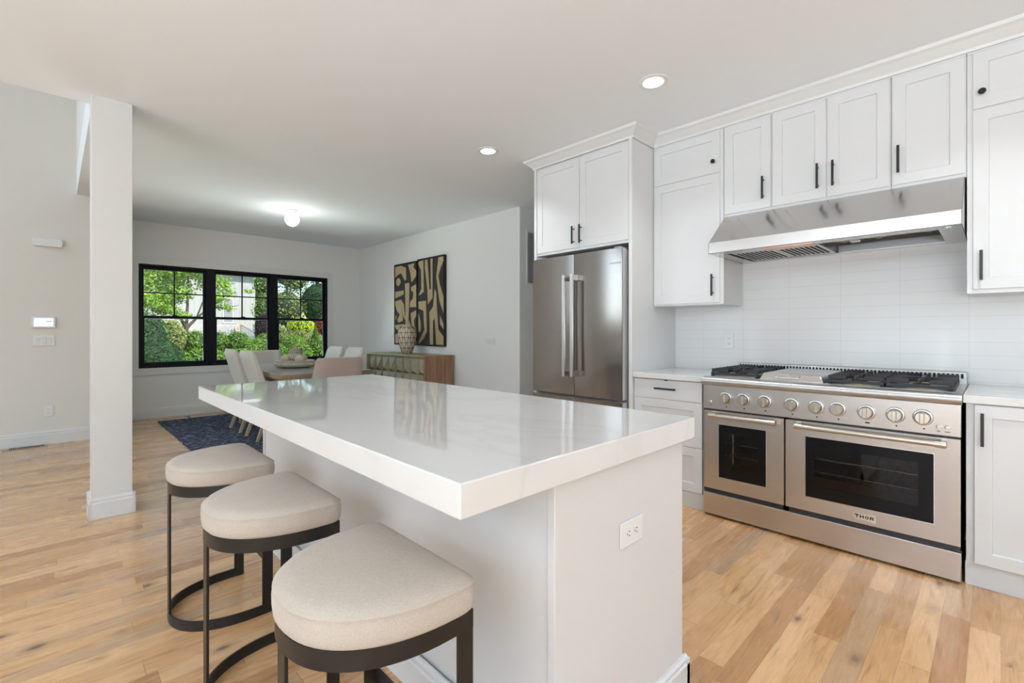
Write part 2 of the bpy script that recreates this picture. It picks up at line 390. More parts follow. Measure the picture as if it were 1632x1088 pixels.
# ------------------------------------------------------------------ room shell
CEIL = 2.74
KX = 3.79      # kitchen wall
AX = 4.08      # wall with the pictures
WY = 8.25      # wall with the big window
FY = 7.15      # foyer wall
OX = 0.185     # edge of the foyer opening
OY = 4.245
FLOOR_OUT = MB().box(-4.9, 5.6, -4.9, WY+0.12, -0.12, 0)
struct(FLOOR_OUT.build('floor', 'floor'), 'light oak plank floor')
cb = MB()
cb.box(-4.9, 5.6, -4.9, OY, CEIL, CEIL+0.3)
cb.box(OX, 5.6, OY, WY+0.12, CEIL, CEIL+0.3)
struct(cb.build('ceiling', 'ceil'), 'white painted ceiling')
b = MB(); b.box(KX, KX+0.14, -4.9, 2.92, 0, CEIL)
struct(MB().box(KX+0.14, 5.6, 2.80, 2.92, 0, CEIL).build('wall_hall_near', 'wall'))
struct(b.build('wall_kitchen', 'wall'), 'white wall behind the kitchen cabinets')
b = MB(); b.box(AX, AX+0.14, 4.056, WY+0.12, 0, CEIL); b.box(AX+0.14, 5.6, 4.056, 4.2, 0, CEIL)
struct(b.build('wall_right', 'wall'), 'pale wall with two pictures and the return air grille')
struct(MB().box(5.5, 5.6, 2.92, 4.056, 0, CEIL).build('wall_hall', 'wall'))
# window wall with an opening
WX0, WX1, WZ0, WZ1 = 0.841, 3.476, 0.70, 2.153
b = MB(); b.box(0.45, WX0, WY, WY+0.14, 0, CEIL); b.box(WX1, AX+0.0, WY, WY+0.14, 0, CEIL)
b.box(WX0, WX1, WY, WY+0.14, 0, WZ0); b.box(WX0, WX1, WY, WY+0.14, WZ1, CEIL)
struct(b.build('wall_back', 'wall'), 'pale wall around the wide black window')
struct(MB().box(0.45, 0.57, FY+0.12, WY, 0, CEIL).build('wall_dining_left', 'wall'))
b = MB(); b.box(-4.9, OX, FY, FY+0.12, 0, 5.6); b.box(OX, 0.57, FY, FY+0.12, 0, CEIL)
struct(b.build('wall_foyer', 'wall_tan'), 'tall warm white foyer wall')
# upper foyer walls and its roof
struct(MB().box(OX, OX+0.14, OY, FY, CEIL+0.3, 5.6).build('wall_foyer_upper', 'wall'))
struct(MB().box(-4.9, OX+0.14, OY-0.14, OY, CEIL+0.3, 5.6).build('wall_foyer_gallery', 'wall'))
struct(MB().box(-4.9, OX+0.14, OY-0.14, FY+0.12, 5.6, 5.72).build('ceiling_foyer', 'ceil'))
# rear and left walls with window openings
def wall_with_openings(name, along, const, lo, hi, wins, z0, z1, top, thick):
    b = MB(); e = [lo]+[v for w in wins for v in w]+[hi]
    def bx(a, c, za, zb):
        if along == 'x': b.box(a, c, const-thick, const, za, zb)
        else: b.box(const-thick, const, a, c, za, zb)
    for i in range(0, len(e), 2): bx(e[i], e[i+1], 0, top)
    for a, c in wins: bx(a, c, 0, z0); bx(a, c, z1, top)
    return struct(b.build(name, 'wall'))
wall_with_openings('wall_rear', 'x', -4.7, -4.9, KX, REAR_WINS, 0.55, 2.35, CEIL, 0.14)
wall_with_openings('wall_left', 'y', -4.8, -4.7, OY-0.14, LEFT_WINS, 0.55, 2.35, CEIL, 0.1)
b = MB(); b.box(-4.9, -4.8, OY-0.14, 4.8, 0, 5.6); b.box(-4.9, -4.8, 6.6, FY, 0, 5.6); b.box(-4.9, -4.8, 4.8, 6.6, 0, 1.5); b.box(-4.9, -4.8, 4.8, 6.6, 4.9, 5.6)
struct(b.build('wall_foyer_left', 'wall'))
# column
b = MB(); b.box(0.176, 0.382, 4.058, 4.264, 0, CEIL)
col = struct(b.build('wall_column', 'trim', bevel=0.002), 'square white column')
def base_profile(b, p0, p1, n, h=0.14, t=0.016):
    """baseboard with a stepped top running p0->p1, n = outward normal (x,y)"""
    p0 = Vector((*p0, 0)); p1 = Vector((*p1, 0)); n = Vector((*n, 0))
    pr = [(0, 0), (t, 0), (t, h*0.74), (t*0.72, h*0.79), (t*0.72, h*0.90), (t*0.35, h*0.97), (t*0.3, h), (0, h)]
    b.extr([p0+n*d+Vector((0, 0, z)) for d, z in pr], p1-p0)
b = MB()
x0, x1, y0, y1 = 0.176, 0.382, 4.058, 4.264; e = 0.016
base_profile(b, (x0-e, y0), (x1+e, y0), (0, -1), 0.135); base_profile(b, (x0-e, y1), (x1+e, y1), (0, 1), 0.135)
base_profile(b, (x0, y0-e), (x0, y1+e), (-1, 0), 0.135); base_profile(b, (x1, y0-e), (x1, y1+e), (1, 0), 0.135)
struct(b.build('baseboard_column', 'trim'))
b = MB(); base_profile(b, (-4.8, FY), (0.57, FY), (0, -1)); struct(b.build('baseboard_foyer', 'trim'))
b = MB(); base_profile(b, (0.57, WY), (AX, WY), (0, -1)); struct(b.build('baseboard_back', 'trim'))
b = MB(); base_profile(b, (AX, 4.056), (AX, WY), (-1, 0)); base_profile(b, (AX, 4.056), (5.5, 4.056), (0, -1)); struct(b.build('baseboard_right', 'trim'))
b = MB(); base_profile(b, (0.57, FY+0.12), (0.57, WY), (1, 0)); struct(b.build('baseboard_dining_left', 'trim'))
# window casing
b = MB(); t = 0.018
b.box(WX0-0.085, WX0, WY-t, WY, WZ0-0.095, WZ1+0.09); b.box(WX1, WX1+0.085, WY-t, WY, WZ0-0.095, WZ1+0.09)
b.box(WX0, WX1, WY-t, WY, WZ1, WZ1+0.09); b.box(WX0, WX1, WY-t, WY, WZ0-0.095, WZ0)
b.box(WX0-0.02, WX1+0.02, WY-0.022, WY-t, WZ0-0.022, WZ0)
struct(b.build('trim_1', 'trim', bevel=0.003), 'white casing around the wide window')

# double-hung windows
def dh_window(name, xa, xb, label):
    root = thing(name, label, None, ((xa+xb)/2, WY+0.06, WZ0)); struct(root)
    y0, y1 = WY+0.005, WY+0.10
    b = MB(); fw = 0.034
    b.box(xa, xa+fw, y0, y1, WZ0, WZ1); b.box(xb-fw, xb, y0, y1, WZ0, WZ1)
    b.box(xa+fw, xb-fw, y0, y1, WZ0, WZ0+0.03); b.box(xa+fw, xb-fw, y0, y1, WZ1-0.03, WZ1)
    b.build('window_frame', 'wframe', root, 0.003)
    zm = 1.415
    for nm, za, zb, yy, sw in (('upper_sash', zm-0.02, WZ1-0.03, WY+0.062, 0.03), ('lower_sash', WZ0+0.03, zm+0.02, WY+0.022, 0.034)):
        a, c = xa+fw, xb-fw; b = MB()
        b.box(a, a+sw, yy, yy+0.035, za, zb); b.box(c-sw, c, yy, yy+0.035, za, zb)
        lo = 0.05 if nm == 'lower_sash' else 0.04
        b.box(a+sw, c-sw, yy, yy+0.035, za, za+lo); b.box(a+sw, c-sw, yy, yy+0.035, zb-0.036, zb)
        s = b.build(nm, 'wframe', root, 0.002)
        if nm == 'upper_sash':
            b = MB(); xm = (a+c)/2; zc = (za+lo+zb-0.036)/2
            b.box(xm-0.008, xm+0.008, yy+0.006, yy+0.03, za+lo, zb-0.036); b.box(a+sw, c-sw, yy+0.008, yy+0.028, zc-0.008, zc+0.008)
            b.build('muntin_grid', 'wframe', s)
        MB().box(a+sw-0.004, c-sw+0.004, yy+0.016, yy+0.02, za+lo-0.004, zb-0.032).build('glass_pane', 'glass', s)
    b = MB(); xm = (xa+xb)/2; b.box(xm-0.03, xm+0.03, WY+0.008, WY+0.03, zm+0.02, zm+0.032)
    b.build('sash_lock', 'wframe', root, 0.003)
dh_window('window_1', WX0, 1.676, 'left black double hung window unit')
dh_window('window_2', 1.716, 2.566, 'middle black double hung window unit')
dh_window('window_3', 2.606, WX1, 'right black double hung window unit')
b = MB(); b.box(1.676, 1.716, WY-0.002, WY+0.12, WZ0, WZ1); b.box(2.566, 2.606, WY-0.002, WY+0.12, WZ0, WZ1)
struct(b.build('trim_2', 'wframe', bevel=0.002), 'black mullions between the windows')
# plain windows in the rear and left walls, behind the camera
def plain_window(name, along, const, a, c, z0=0.55, z1=2.35):
    root = struct(thing(name, None, None, (0, 0, 0)), 'window behind the camera'); b = MB(); w = 0.05
    def bx(p, q, za, zb):
        if along == 'x': b.box(p, q, const-0.10, const-0.05, za, zb)
        else: b.box(const-0.07, const-0.03, p, q, za, zb)
    bx(a, a+w, z0, z1); bx(c-w, c, z0, z1); bx(a+w, c-w, z0, z0+w); bx(a+w, c-w, z1-w, z1)
    bx((a+c)/2-w/2, (a+c)/2+w/2, z0+w, z1-w)
    b.build('window_frame', 'wframe', root)
for i, (a, c) in enumerate(REAR_WINS): plain_window('window_%d' % (4+i), 'x', -4.7, a, c)
for i, (a, c) in enumerate(LEFT_WINS): plain_window('window_%d' % (6+i), 'y', -4.8, a, c)
plain_window('window_8', 'y', -4.8, 4.8, 6.6, 1.5, 4.9)

# tiled backsplash
b = MB(); b.box(KX-0.010, KX, -1.2, 1.898, 0.908, 2.02); struct(b.build('wall_backsplash', 'tile'), 'glossy white stacked tile backsplash')
# crown moulding along the cabinet tops
def crown(path, name, label):
    prof = [(0.0, 2.660), (0.012, 2.660), (0.016, 2.675), (0.055, 2.712), (0.072, 2.722), (0.076, CEIL), (0.0, CEIL)]
    b = MB(); n = len(path); rings = []
    for i, p in enumerate(path):
        p = Vector(p)
        def nrm(a, c): d = (Vector(c)-Vector(a)).normalized(); return Vector((-d.y, d.x))
        if i == 0: m = nrm(path[0], path[1])
        elif i == n-1: m = nrm(path[-2], path[-1])
        else:
            a = nrm(path[i-1], path[i]); c = nrm(path[i], path[i+1]); m = (a+c)/(1+a.dot(c))
        rings.append([(p.x+m.x*d, p.y+m.y*d, z) for d, z in prof])
    b.loft(rings)
    struct(b.build(name, 'trim'), label)
crown([(3.416, -1.2), (3.416, 1.898), (3.11, 1.898), (3.11, 2.90), (KX, 2.90)], 'trim_3', 'white crown moulding over the cabinets')

# ------------------------------------------------------------------ cabinet parts (fronts face -x)
def shaker(parent, X, y0, y1, z0, z1, name='door', rail=0.058, sgn=1, flat=False):
    """a shaker front whose outer face lies at X; sgn=1 faces -x"""
    b = MB(); t = 0.020*sgn; g = 0.0015; y0 += g; y1 -= g; z0 += g; z1 -= g
    if flat:
        b.box(min(X, X+t), max(X, X+t), y0, y1, z0, z1)
    else:
        R = lambda d, x: [(x, y0+d, z0+d), (x, y1-d, z0+d), (x, y1-d, z1-d), (x, y0+d, z1-d)]
        b.loft([R(0, X+t), R(0, X+0.0015*sgn), R(0.0015, X), R(rail, X), R(rail+0.004, X+0.010*sgn)])
    return b.build(name, 'cab', parent)
def bar_v(door, X, y, z0, z1, sgn=1):
    b = MB(); xo = X-0.032*sgn; b.box(xo-0.006, xo+0.006, y-0.006, y+0.006, z0, z1)
    for z in (z0+0.022, z1-0.022): b.cyl((X, y, z), (xo, y, z), 0.0048, n=10)
    o = b.build('handle', 'black', door, 0.002); o['label'] = 'black bar handle'; return o
def bar_h(door, X, y0, y1, z):
    b = MB(); xo = X-0.032; b.box(xo-0.006, xo+0.006, y0, y1, z-0.006, z+0.006)
    for y in (y0+0.022, y1-0.022): b.cyl((X, y, z), (xo, y, z), 0.0048, n=10)
    o = b.build('handle', 'black', door, 0.002); o['label'] = 'black bar handle'; return o
def knob(door, X, y, z):
    b = MB(); b.lathe((X, y, z), [(0.006, 0), (0.005, 0.016), (0.013, 0.020), (0.0155, 0.024), (0.0155, 0.028), (0.013, 0.030)], 24, (-1, 0, 0))
    o = b.build('knob', 'black', door, smooth=True); o['label'] = 'round black knob'; return o
XU, XB = 3.416, 3.125

# --- left base cabinet with three drawers
r = thing('base_cabinet', 'white three drawer base cabinet between the refrigerator and the range', 'cabinet', (3.4, 1.64, 0))
b = MB(); b.box(XB+0.021, KX-0.002, 1.376, 1.912-0.014, 0.11, 0.870); b.build('cabinet_body', 'cab', r)
b = MB(); b.box(XB+0.025, KX-0.02, 1.376, 1.898, 0.0, 0.11); b.build('toe_kick', 'cab', r)
d = shaker(r, XB, 1.378, 1.896, 0.728, 0.866, 'drawer', flat=True); bar_h(d, XB, 1.555, 1.715, 0.805)
MB().box(XB-0.004, XB, 1.628, 1.650, 0.860, 0.868).build('soft_close_tab', 'slot', d)
shaker(r, XB, 1.378, 1.896, 0.418, 0.728, 'drawer'); shaker(r, XB, 1.378, 1.896, 0.115, 0.418, 'drawer')
# --- right base cabinet
r = thing('base_cabinet', 'white base cabinet with paneled doors right of the range', 'cabinet', (3.4, -0.4, 0))
b = MB(); b.box(XB+0.004, KX-0.002, -1.2, 0.100, 0.11, 0.870); b.build('cabinet_body', 'cab', r)
b = MB(); b.box(XB+0.022, KX-0.02, -1.2, 0.104, 0.0, 0.11); b.build('toe_kick', 'cab', r)
for k, (a, c) in enumerate(((-0.355, 0.073), (-0.785, -0.359), (-1.198, -0.789))):
    d = shaker(r, XB-0.016, a, c, 0.118, 0.868); bar_v(d, XB-0.016, (c-0.028) if k != 1 else (a+0.028), 0.678, 0.832)
# --- counters
b = MB(); b.box(3.105, KX-0.010, 1.368, 1.897, 0.872, 0.908)
tag(b.build('countertop', 'quartz', bevel=0.002), 'short white countertop left of the range', 'countertop')
b = MB(); b.box(3.105, KX-0.010, -1.2, 0.110, 0.872, 0.908)
tag(b.build('countertop', 'quartz', bevel=0.002), 'white countertop right of the range', 'countertop')

# --- upper cabinets
def upper(label, y0, y1, z0, doors, name='wall_cabinet', frame=0.012, side=True):
    r = thing(name, label, 'cabinet', (3.6, (y0+y1)/2, z0))
    b = MB(); b.box(XU+0.004, KX-0.002, y0, y1, z0, 2.66); b.build('cabinet_body', 'cab', r)
    b = MB(); b.box(XU+0.0, XU+0.004, y0, y1, 2.65, 2.66); b.build('top_rail', 'cab', r)
    for (a, c, za, zb, h) in doors:
        d = shaker(r, XU-0.004, a, c, za, zb)
        if h[0] == 'k': knob(d, XU-0.004, h[1], h[2])
        else: bar_v(d, XU-0.004, h[1], h[2], h[3])
    return r
upper('tall white wall cabinet left of the range hood, small door over a long door', 1.353, 1.897, 1.408,
      [(1.376, 1.893, 2.352, 2.650, ('k', 1.418, 2.432)), (1.376, 1.893, 1.420, 2.350, ('b', 1.424, 1.468, 1.624))])
upper('narrow one door white cabinet over the left end of the hood', 1.041, 1.350, 2.018,
      [(1.044, 1.346, 2.038, 2.650, ('b', 1.087, 2.096, 2.246))])
upper('two door white cabinet over the middle of the range hood', 0.418, 1.039, 2.018,
      [(0.730, 1.036, 2.038, 2.650, ('b', 0.773, 2.096, 2.250)), (0.421, 0.727, 2.038, 2.650, ('b', 0.692, 2.096, 2.250))])
upper('one door white cabinet over the right end of the hood', 0.108, 0.416, 2.018,
      [(0.111, 0.413, 2.038, 2.650, ('b', 0.383, 2.099, 2.252))])
upper('tall white wall cabinet at the right edge of the picture', -1.2, 0.106, 1.408,
      [(-0.355, 0.086, 2.357, 2.650, ('k', 0.050, 2.435)), (-0.355, 0.086, 1.428, 2.354, ('b', 0.053, 1.473, 1.626)),
       (-0.785, -0.359, 2.357, 2.650, ('k', -0.745, 2.435)), (-0.785, -0.359, 1.428, 2.354, ('b', -0.745, 1.473, 1.626)),
       (-1.198, -0.789, 2.357, 2.650, ('k', -0.83, 2.435)), (-1.198, -0.789, 1.428, 2.354, ('b', -0.83, 1.473, 1.626))])
# --- refrigerator surround
r = thing('refrigerator_cabinet', 'white two door cabinet with tall side panels around the refrigerator', 'cabinet', (3.45, 2.4, 0))
b = MB(); b.box(3.114, KX-0.002, 1.928, 2.872, 1.885, 2.66); b.build('cabinet_body', 'cab', r)
MB().box(3.100, KX-0.001, 1.899, 1.928, 0, 2.66).build('side_panel', 'cab', r, 0.002)
MB().box(3.100, KX-0.001, 2.872, 2.900, 0, 2.66).build('side_panel', 'cab', r, 0.002)
d = shaker(r, 3.106, 2.397, 2.869, 1.905, 2.650); bar_v(d, 3.106, 2.450, 1.936, 2.084)
d = shaker(r, 3.106, 1.931, 2.394, 1.905, 2.650); bar_v(d, 3.106, 2.374, 1.936, 2.088)

# ------------------------------------------------------------------ refrigerator
r = thing('refrigerator', 'stainless steel french door refrigerator under the white cabinets', 'refrigerator', (3.45, 2.43, 0))
MB().box(3.145, KX-0.03, 1.962, 2.860, 0.03, 1.835).build('cabinet_body', 'rubber', r, 0.004)
MB().box(3.16, KX-0.05, 1.99, 2.84, 0.0, 0.03).build('base_grille', 'dark', r)
def fridge_door(name, y0, y1, z0, z1):
    b = MB(); n = 14; P = []
    for i in range(n+1):
        t = i/n; P.append((3.060+0.012*(2*t-1)**2*0.9, y0+(y1-y0)*t))
    b.prism(P+[(3.078, y1), (3.078, y0)], z0, z1)
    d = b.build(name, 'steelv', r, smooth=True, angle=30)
    e_ = MB().box(3.078, 3.140, y0+0.001, y1-0.001, z0, z1).build('door_edge', 'edgegrey', d, 0.002); e_['label'] = 'light grey door edge'
    return d
for y0, y1 in ((2.424, 2.884), (1.966, 2.418)):
    d = fridge_door('door', y0, y1, 0.690, 1.845)
    hy = 2.455 if y0 > 2.2 else 2.372
    b = MB(); b.box(2.985, 3.002, hy, hy+0.030, 0.845, 1.672)
    for z in (0.845, 1.627): b.box(3.002, 3.068, hy+0.004, hy+0.026, z, z+0.045)
    h = b.build('handle', 'steeltop', d, 0.003); h['label'] = 'long flat vertical pull'
    MB().box(3.09, 3.20, y1-0.085 if y0 > 2.2 else y0+0.02, y1-0.02 if y0 > 2.2 else y0+0.085, 1.846, 1.862).build('hinge_cover', 'rubber', r, 0.004)
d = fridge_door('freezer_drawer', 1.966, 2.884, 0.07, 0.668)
b = MB(); b.box(2.985, 3.002, 2.02, 2.83, 0.575, 0.605)
for y in (2.02, 2.785): b.box(3.002, 3.066, y, y+0.045, 0.579, 0.601)
b.build('handle', 'steeltop', d, 0.003)
dd = [o for o in r.children if o.name.startswith('door')][1]
MB().box(3.0618, 3.070, 1.975, 2.075, 1.728, 1.738).build('badge', 'chrome', dd)

# ------------------------------------------------------------------ range
RY0, RY1 = 0.116, 1.354; RYC = (RY0+RY1)/2
r = thing('gas_range', 'wide stainless steel gas range with nine knobs and two ovens', 'range', (3.4, RYC, 0))
b = MB(); b.box(3.13, KX-0.03, RY0+0.004, RY1-0.004, 0.10, 0.70)
# carve: real oven cavities are built from walls, so the body is made of slabs
b.bm.free(); b = MB()
FB = 3.118
b.box(FB, KX-0.03, RY0+0.004, RY0+0.03, 0.10, 0.86); b.box(FB, KX-0.03, RY1-0.03, RY1-0.004, 0.10, 0.86)
b.box(FB, KX-0.03, 0.855, 0.885, 0.10, 0.70)
b.box(FB, KX-0.03, RY0+0.03, RY1-0.03, 0.66, 0.86); b.box(FB, KX-0.03, RY0+0.03, RY1-0.03, 0.10, 0.235)
b.box(KX-0.12, KX-0.03, RY0+0.03, RY1-0.03, 0.235, 0.66)
b.build('oven_body', 'oven', r)
MB().box(3.092, FB, RY0, RY1, 0.706, 0.862).build('control_panel', 'steel', r, 0.002)
MB().box(3.096, 3.14, RY0, RY1, 0.016, 0.153).build('kick_panel', 'steel', r, 0.002)
for y in (RY0+0.10, RY1-0.10):
    for x in (3.17, 3.66): MB().cyl((x, y, 0), (x, y, 0.10), 0.018, n=14).build('foot', 'chrome', r)
# cooktop with rounded front edge
b = MB(); pr = []
for i in range(9):
    a = PI/2+PI*i/8*0.92; pr.append((3.088+0.032*math.cos(a), 0.8875+0.0275*math.sin(a)))
pts = [(3.70, 0.915)]+[(x, z) for x, z in pr]+[(3.12, 0.862), (3.70, 0.862)]
b.extr([(x, RY0-0.003, z) for x, z in pts], (0, RY1-RY0+0.006, 0))
b.build('cooktop', 'steelmatte', r, smooth=True, angle=40)
# back guard with vent slots
b = MB(); b.box(3.69, 3.745, RY0, RY1, 0.86, 0.980); bgd = b.build('back_guard', 'steelmatte', r, 0.003)
b = MB(); ns = 62
for i in range(ns):
    y = RY0+0.018+(RY1-RY0-0.036)*i/(ns-1); b.box(3.6885, 3.692, y-0.0055, y+0.0055, 0.944, 0.970)
    pass
b.build('vent_slots', 'dark', bgd)
# knobs
KN = [(1.216, 0.785), (1.108, 0.786), (0.985, 0.787), (0.839, 0.785), (0.716, 0.785), (0.614, 0.786), (0.486, 0.784), (0.366, 0.785), (0.259, 0.786)]
for i, (y, z) in enumerate(KN):
    y -= 0.006
    b = MB(); b.lathe((3.092, y, z), [(0.040, 0), (0.040, 0.004), (0.037, 0.012), (0.031, 0.014)], 36, (-1, 0, 0))
    kb = b.build('knob', 'steeltop', r, smooth=True)
    b = MB(); b.lathe((3.079, y, z), [(0.0315, 0), (0.0315, 0.004)], 32, (-1, 0, 0)); b.build('knob_ring', 'dark', kb)
    b = MB(); b.lathe((3.075, y, z), [(0.0292, 0), (0.0292, 0.022), (0.027, 0.026), (0.0265, 0.0265)], 32, (-1, 0, 0))
    P = [(3.049, y-0.011, z-0.027), (3.049, y+0.011, z-0.027), (3.049, y+0.011, z+0.027), (3.049, y-0.011, z+0.027)]
    Q = [(3.028, y-0.0065, z-0.024), (3.028, y+0.0065, z-0.024), (3.028, y+0.0065, z+0.024), (3.028, y-0.0065, z+0.024)]
    b.loft([P, Q]); b.build('knob_grip', 'knobmetal', kb, smooth=True, angle=30)
    # small printed mark under each knob
    w = 0.010 if i == 6 else 0.0035
    MB().box(3.0912, 3.092, y-w-0.004, y+w-0.004, z-0.060, z-0.053).build('printed_mark', 'ebony', kb)
for y, z in ((1.309, 0.752), (0.195, 0.748), (0.164, 0.748)):
    b = MB(); b.lathe((3.092, y, z), [(0.010, 0), (0.010, 0.004), (0.007, 0.006), (0.0065, 0.009)], 20, (-1, 0, 0))
    k = b.build('button', 'chrome', r, smooth=True)
    MB().box(3.0912, 3.092, y-(0.010 if y < 0.17 else 0.006), y+(0.010 if y < 0.17 else 0.006), z-0.024, z-0.021).build('printed_mark', 'ebony', k)
# doors
def oven_door(y0, y1, wy0, wy1, hy0, hy1, iy0, iy1):
    X = 3.096; z0, z1, wz0, wz1 = 0.184, 0.694, 0.267, 0.609
    b = MB(); T = 0.020
    b.box(X, X+T, y0, wy0, z0, z1); b.box(X, X+T, wy1, y1, z0, z1); b.box(X, X+T, wy0, wy1, z0, wz0); b.box(X, X+T, wy0, wy1, wz1, z1)
    d = b.build('oven_door', 'steel', r)
    b = MB(); b.box(X+0.003, X+0.006, wy0, iy0, wz0, wz1); b.box(X+0.003, X+0.006, iy1, wy1, wz0, wz1)
    b.box(X+0.003, X+0.006, iy0, iy1, wz0, 0.335); b.box(X+0.003, X+0.006, iy0, iy1, 0.556, wz1)
    b.build('window_border', 'ebony', d)
    MB().box(X+0.0035, X+0.0055, iy0, iy1, 0.335, 0.556).build('oven_glass', 'ovenglass', d)
    b = MB(); tt = 0.003
    b.box(X-0.001, X+0.002, wy0-tt, wy1+tt, wz0-tt, wz0); b.box(X-0.001, X+0.002, wy0-tt, wy1+tt, wz1, wz1+tt)
    b.box(X-0.001, X+0.002, wy0-tt, wy0, wz0, wz1); b.box(X-0.001, X+0.002, wy1, wy1+tt, wz0, wz1)
    b.build('window_trim', 'chrome', d)
    zz = 0.671; xh = 3.040
    b = MB(); b.cyl((xh, hy0+0.03, zz), (xh, hy1-0.03, zz), 0.0135, n=20)
    h = b.build('handle', 'knobmetal', d, smooth=True)
    for a, c in ((hy0, hy0+0.04), (hy1-0.04, hy1)):
        b = MB(); b.cyl((xh, a, zz), (xh, c, zz), 0.0170, n=20); m_ = a if a == hy0 else c-0.02
        b.box(xh, X, m_, m_+0.02, zz-0.015, zz+0.015); b.build('handle_end', 'knobmetal', h, smooth=True, angle=40)
    # racks
    for z in (0.40, 0.478):
        b = MB(); n = int((iy1-iy0)/0.030)
        b.cyl((3.16, iy0-0.04, z), (3.16, iy1+0.04, z), 0.0035, n=6)
        for i in range(n+1):
            y = iy0+(iy1-iy0)*i/n; b.cyl((3.152, y, z+0.005), (3.60, y, z+0.005), 0.0022, n=5)
        b.build('oven_rack', 'chrome', r)
    return d
oven_door(0.876, 1.352, 0.974, 1.256, 0.905, 1.296, 1.02, 1.225)
d2 = oven_door(0.118, 0.866, 0.214, 0.764, 0.165, 0.806, 0.272, 0.720)
MB().box(3.17, 3.18, 1.19, 1.20, 0.30, 0.60).build('rack_support', 'chrome', r)
# badge: THOR
pl = MB().box(3.0945, 3.096, 0.441, 0.539, 0.203, 0.240).build('badge', 'label', d2)
def letters(word, y_start, z0, h, X, parent, w=0.017, gap=0.0045):
    t = 0.0042; b = MB()
    def seg(ya, yb, za, zb): b.box(X-0.0008, X, min(ya, yb), max(ya, yb), za, zb)
    y = y_start   # text runs towards -y as seen from the room
    for ch in word:
        if ch == 'T': seg(y, y-w, z0+h-t, z0+h); seg(y-w/2-t/2, y-w/2+t/2, z0, z0+h-t)
        if ch == 'H': seg(y, y-t, z0, z0+h); seg(y-w+t, y-w, z0, z0+h); seg(y-t, y-w+t, z0+h/2-t/2, z0+h/2+t/2)
        if ch == 'O':
            n = 20; ri = lambda rr, q: [(q, y-w/2+rr*w/2*math.cos(2*PI*i/n), z0+h/2+(h/2-(1-rr)*w*0.5)*math.sin(2*PI*i/n)) for i in range(n)]
            b.loft([ri(0.55, X), ri(1.0, X), ri(1.0, X-0.0008), ri(0.55, X-0.0008)], False, False)
        if ch == 'R':
            seg(y, y-t, z0, z0+h); seg(y-t, y-w+0.003, z0+h-t*0.8, z0+h); seg(y-t, y-w+0.003, z0+h*0.42, z0+h*0.42+t*0.8)
            seg(y-w+t, y-w, z0+h*0.46, z0+h-0.002)
            b.extr([(X, y-w*0.45, z0+h*0.42), (X, y-w*0.72, z0+h*0.42), (X, y-w*1.04, z0), (X, y-w*0.76, z0)], (-0.0008, 0, 0))
        y -= w+gap
    b.build('badge_lettering', 'ebony', parent)
letters('THOR', 0.5305, 0.214, 0.017, 3.0945, pl)
# grates and burners
def burner_grate(y0, y1):
    x0, x1 = 3.145, 3.665; zt = 0.966; t = 0.006; b = MB()
    def bar(xa, ya, xb, yb, z0=zt-0.018, z1=zt):
        a = Vector((xa, ya, 0)); c = Vector((xb, yb, 0)); d = (c-a).normalized(); n = Vector((-d.y, d.x, 0))*t
        P = [a+n, a-n, c-n, c+n]; b.loft([[(p.x, p.y, z0) for p in P], [(p.x, p.y, z1) for p in P]])
    bar(x0, y0, x0, y1, zt-0.040, zt-0.024); bar(x1, y0, x1, y1, zt-0.040, zt-0.024)
    xm = (x0+x1)/2
    for xa, xc in ((x0, xm), (xm, x1)):
        yc, xcn = (y0+y1)/2, (xa+xc)/2
        for i in range(5):
            xx = xa+0.012+(xc-xa-0.024)*i/4; q = abs(xx-xcn)/((xc-xa)/2)
            reach = 0.035+0.045*(1-q)
            bar(xx, y0, xx, yc-reach, zt-0.022); bar(xx, y1, xx, yc+reach, zt-0.022)
        for sx in (-1, 1): bar(xcn+sx*0.03, yc, xcn+sx*0.125, yc, zt-0.02)
    for yy in (y0+0.004, y1-0.004): bar(x0, yy, x1, yy, zt-0.046, zt-0.030)
    bar(xm, y0, xm, y1, zt-0.03)
    for xx in (x0+0.01, xm, x1-0.01):
        for yy in (y0+0.008, y1-0.008): b.box(xx-0.008, xx+0.008, yy-0.008, yy+0.008, 0.915, zt-0.02)
    g = b.build('burner_grate', 'iron', r, 0.002)
    for xcn in ((x0+xm)/2, (xm+x1)/2):
        b = MB(); yc = (y0+y1)/2
        b.lathe((xcn, yc, 0.915), [(0.052, 0), (0.052, 0.006), (0.040, 0.010), (0.038, 0.016)], 28)
        bb = b.build('burner', 'brass', r, smooth=True)
        b = MB(); b.lathe((xcn, yc, 0.931), [(0.036, 0), (0.036, 0.006), (0.030, 0.009)], 28); b.build('burner_cap', 'iron', bb, smooth=True)
burner_grate(1.035, 1.325); burner_grate(0.415, 0.665); burner_grate(0.145, 0.405)
MB().box(3.125, 3.68, 0.14, 1.335, 0.9152, 0.9165).build('burner_tray', 'steel', r)
b = MB(); b.loft([[(3.12, 0.68, 0.9165), (3.12, 1.02, 0.9165), (3.67, 1.02, 0.9165), (3.67, 0.68, 0.9165)],
                  [(3.140, 0.70, 0.958), (3.140, 1.00, 0.958), (3.66, 1.00, 0.958), (3.66, 0.70, 0.958)]])
g = b.build('griddle_cover', 'steeltop', r, 0.004)
b = MB(); b.tube([(3.132, 0.925, 0.945), (3.112, 0.925, 0.943), (3.100, 0.922, 0.938), (3.100, 0.798, 0.938), (3.112, 0.795, 0.943), (3.132, 0.795, 0.945)], 0.005)
b.build('handle', 'chrome', g, smooth=True)

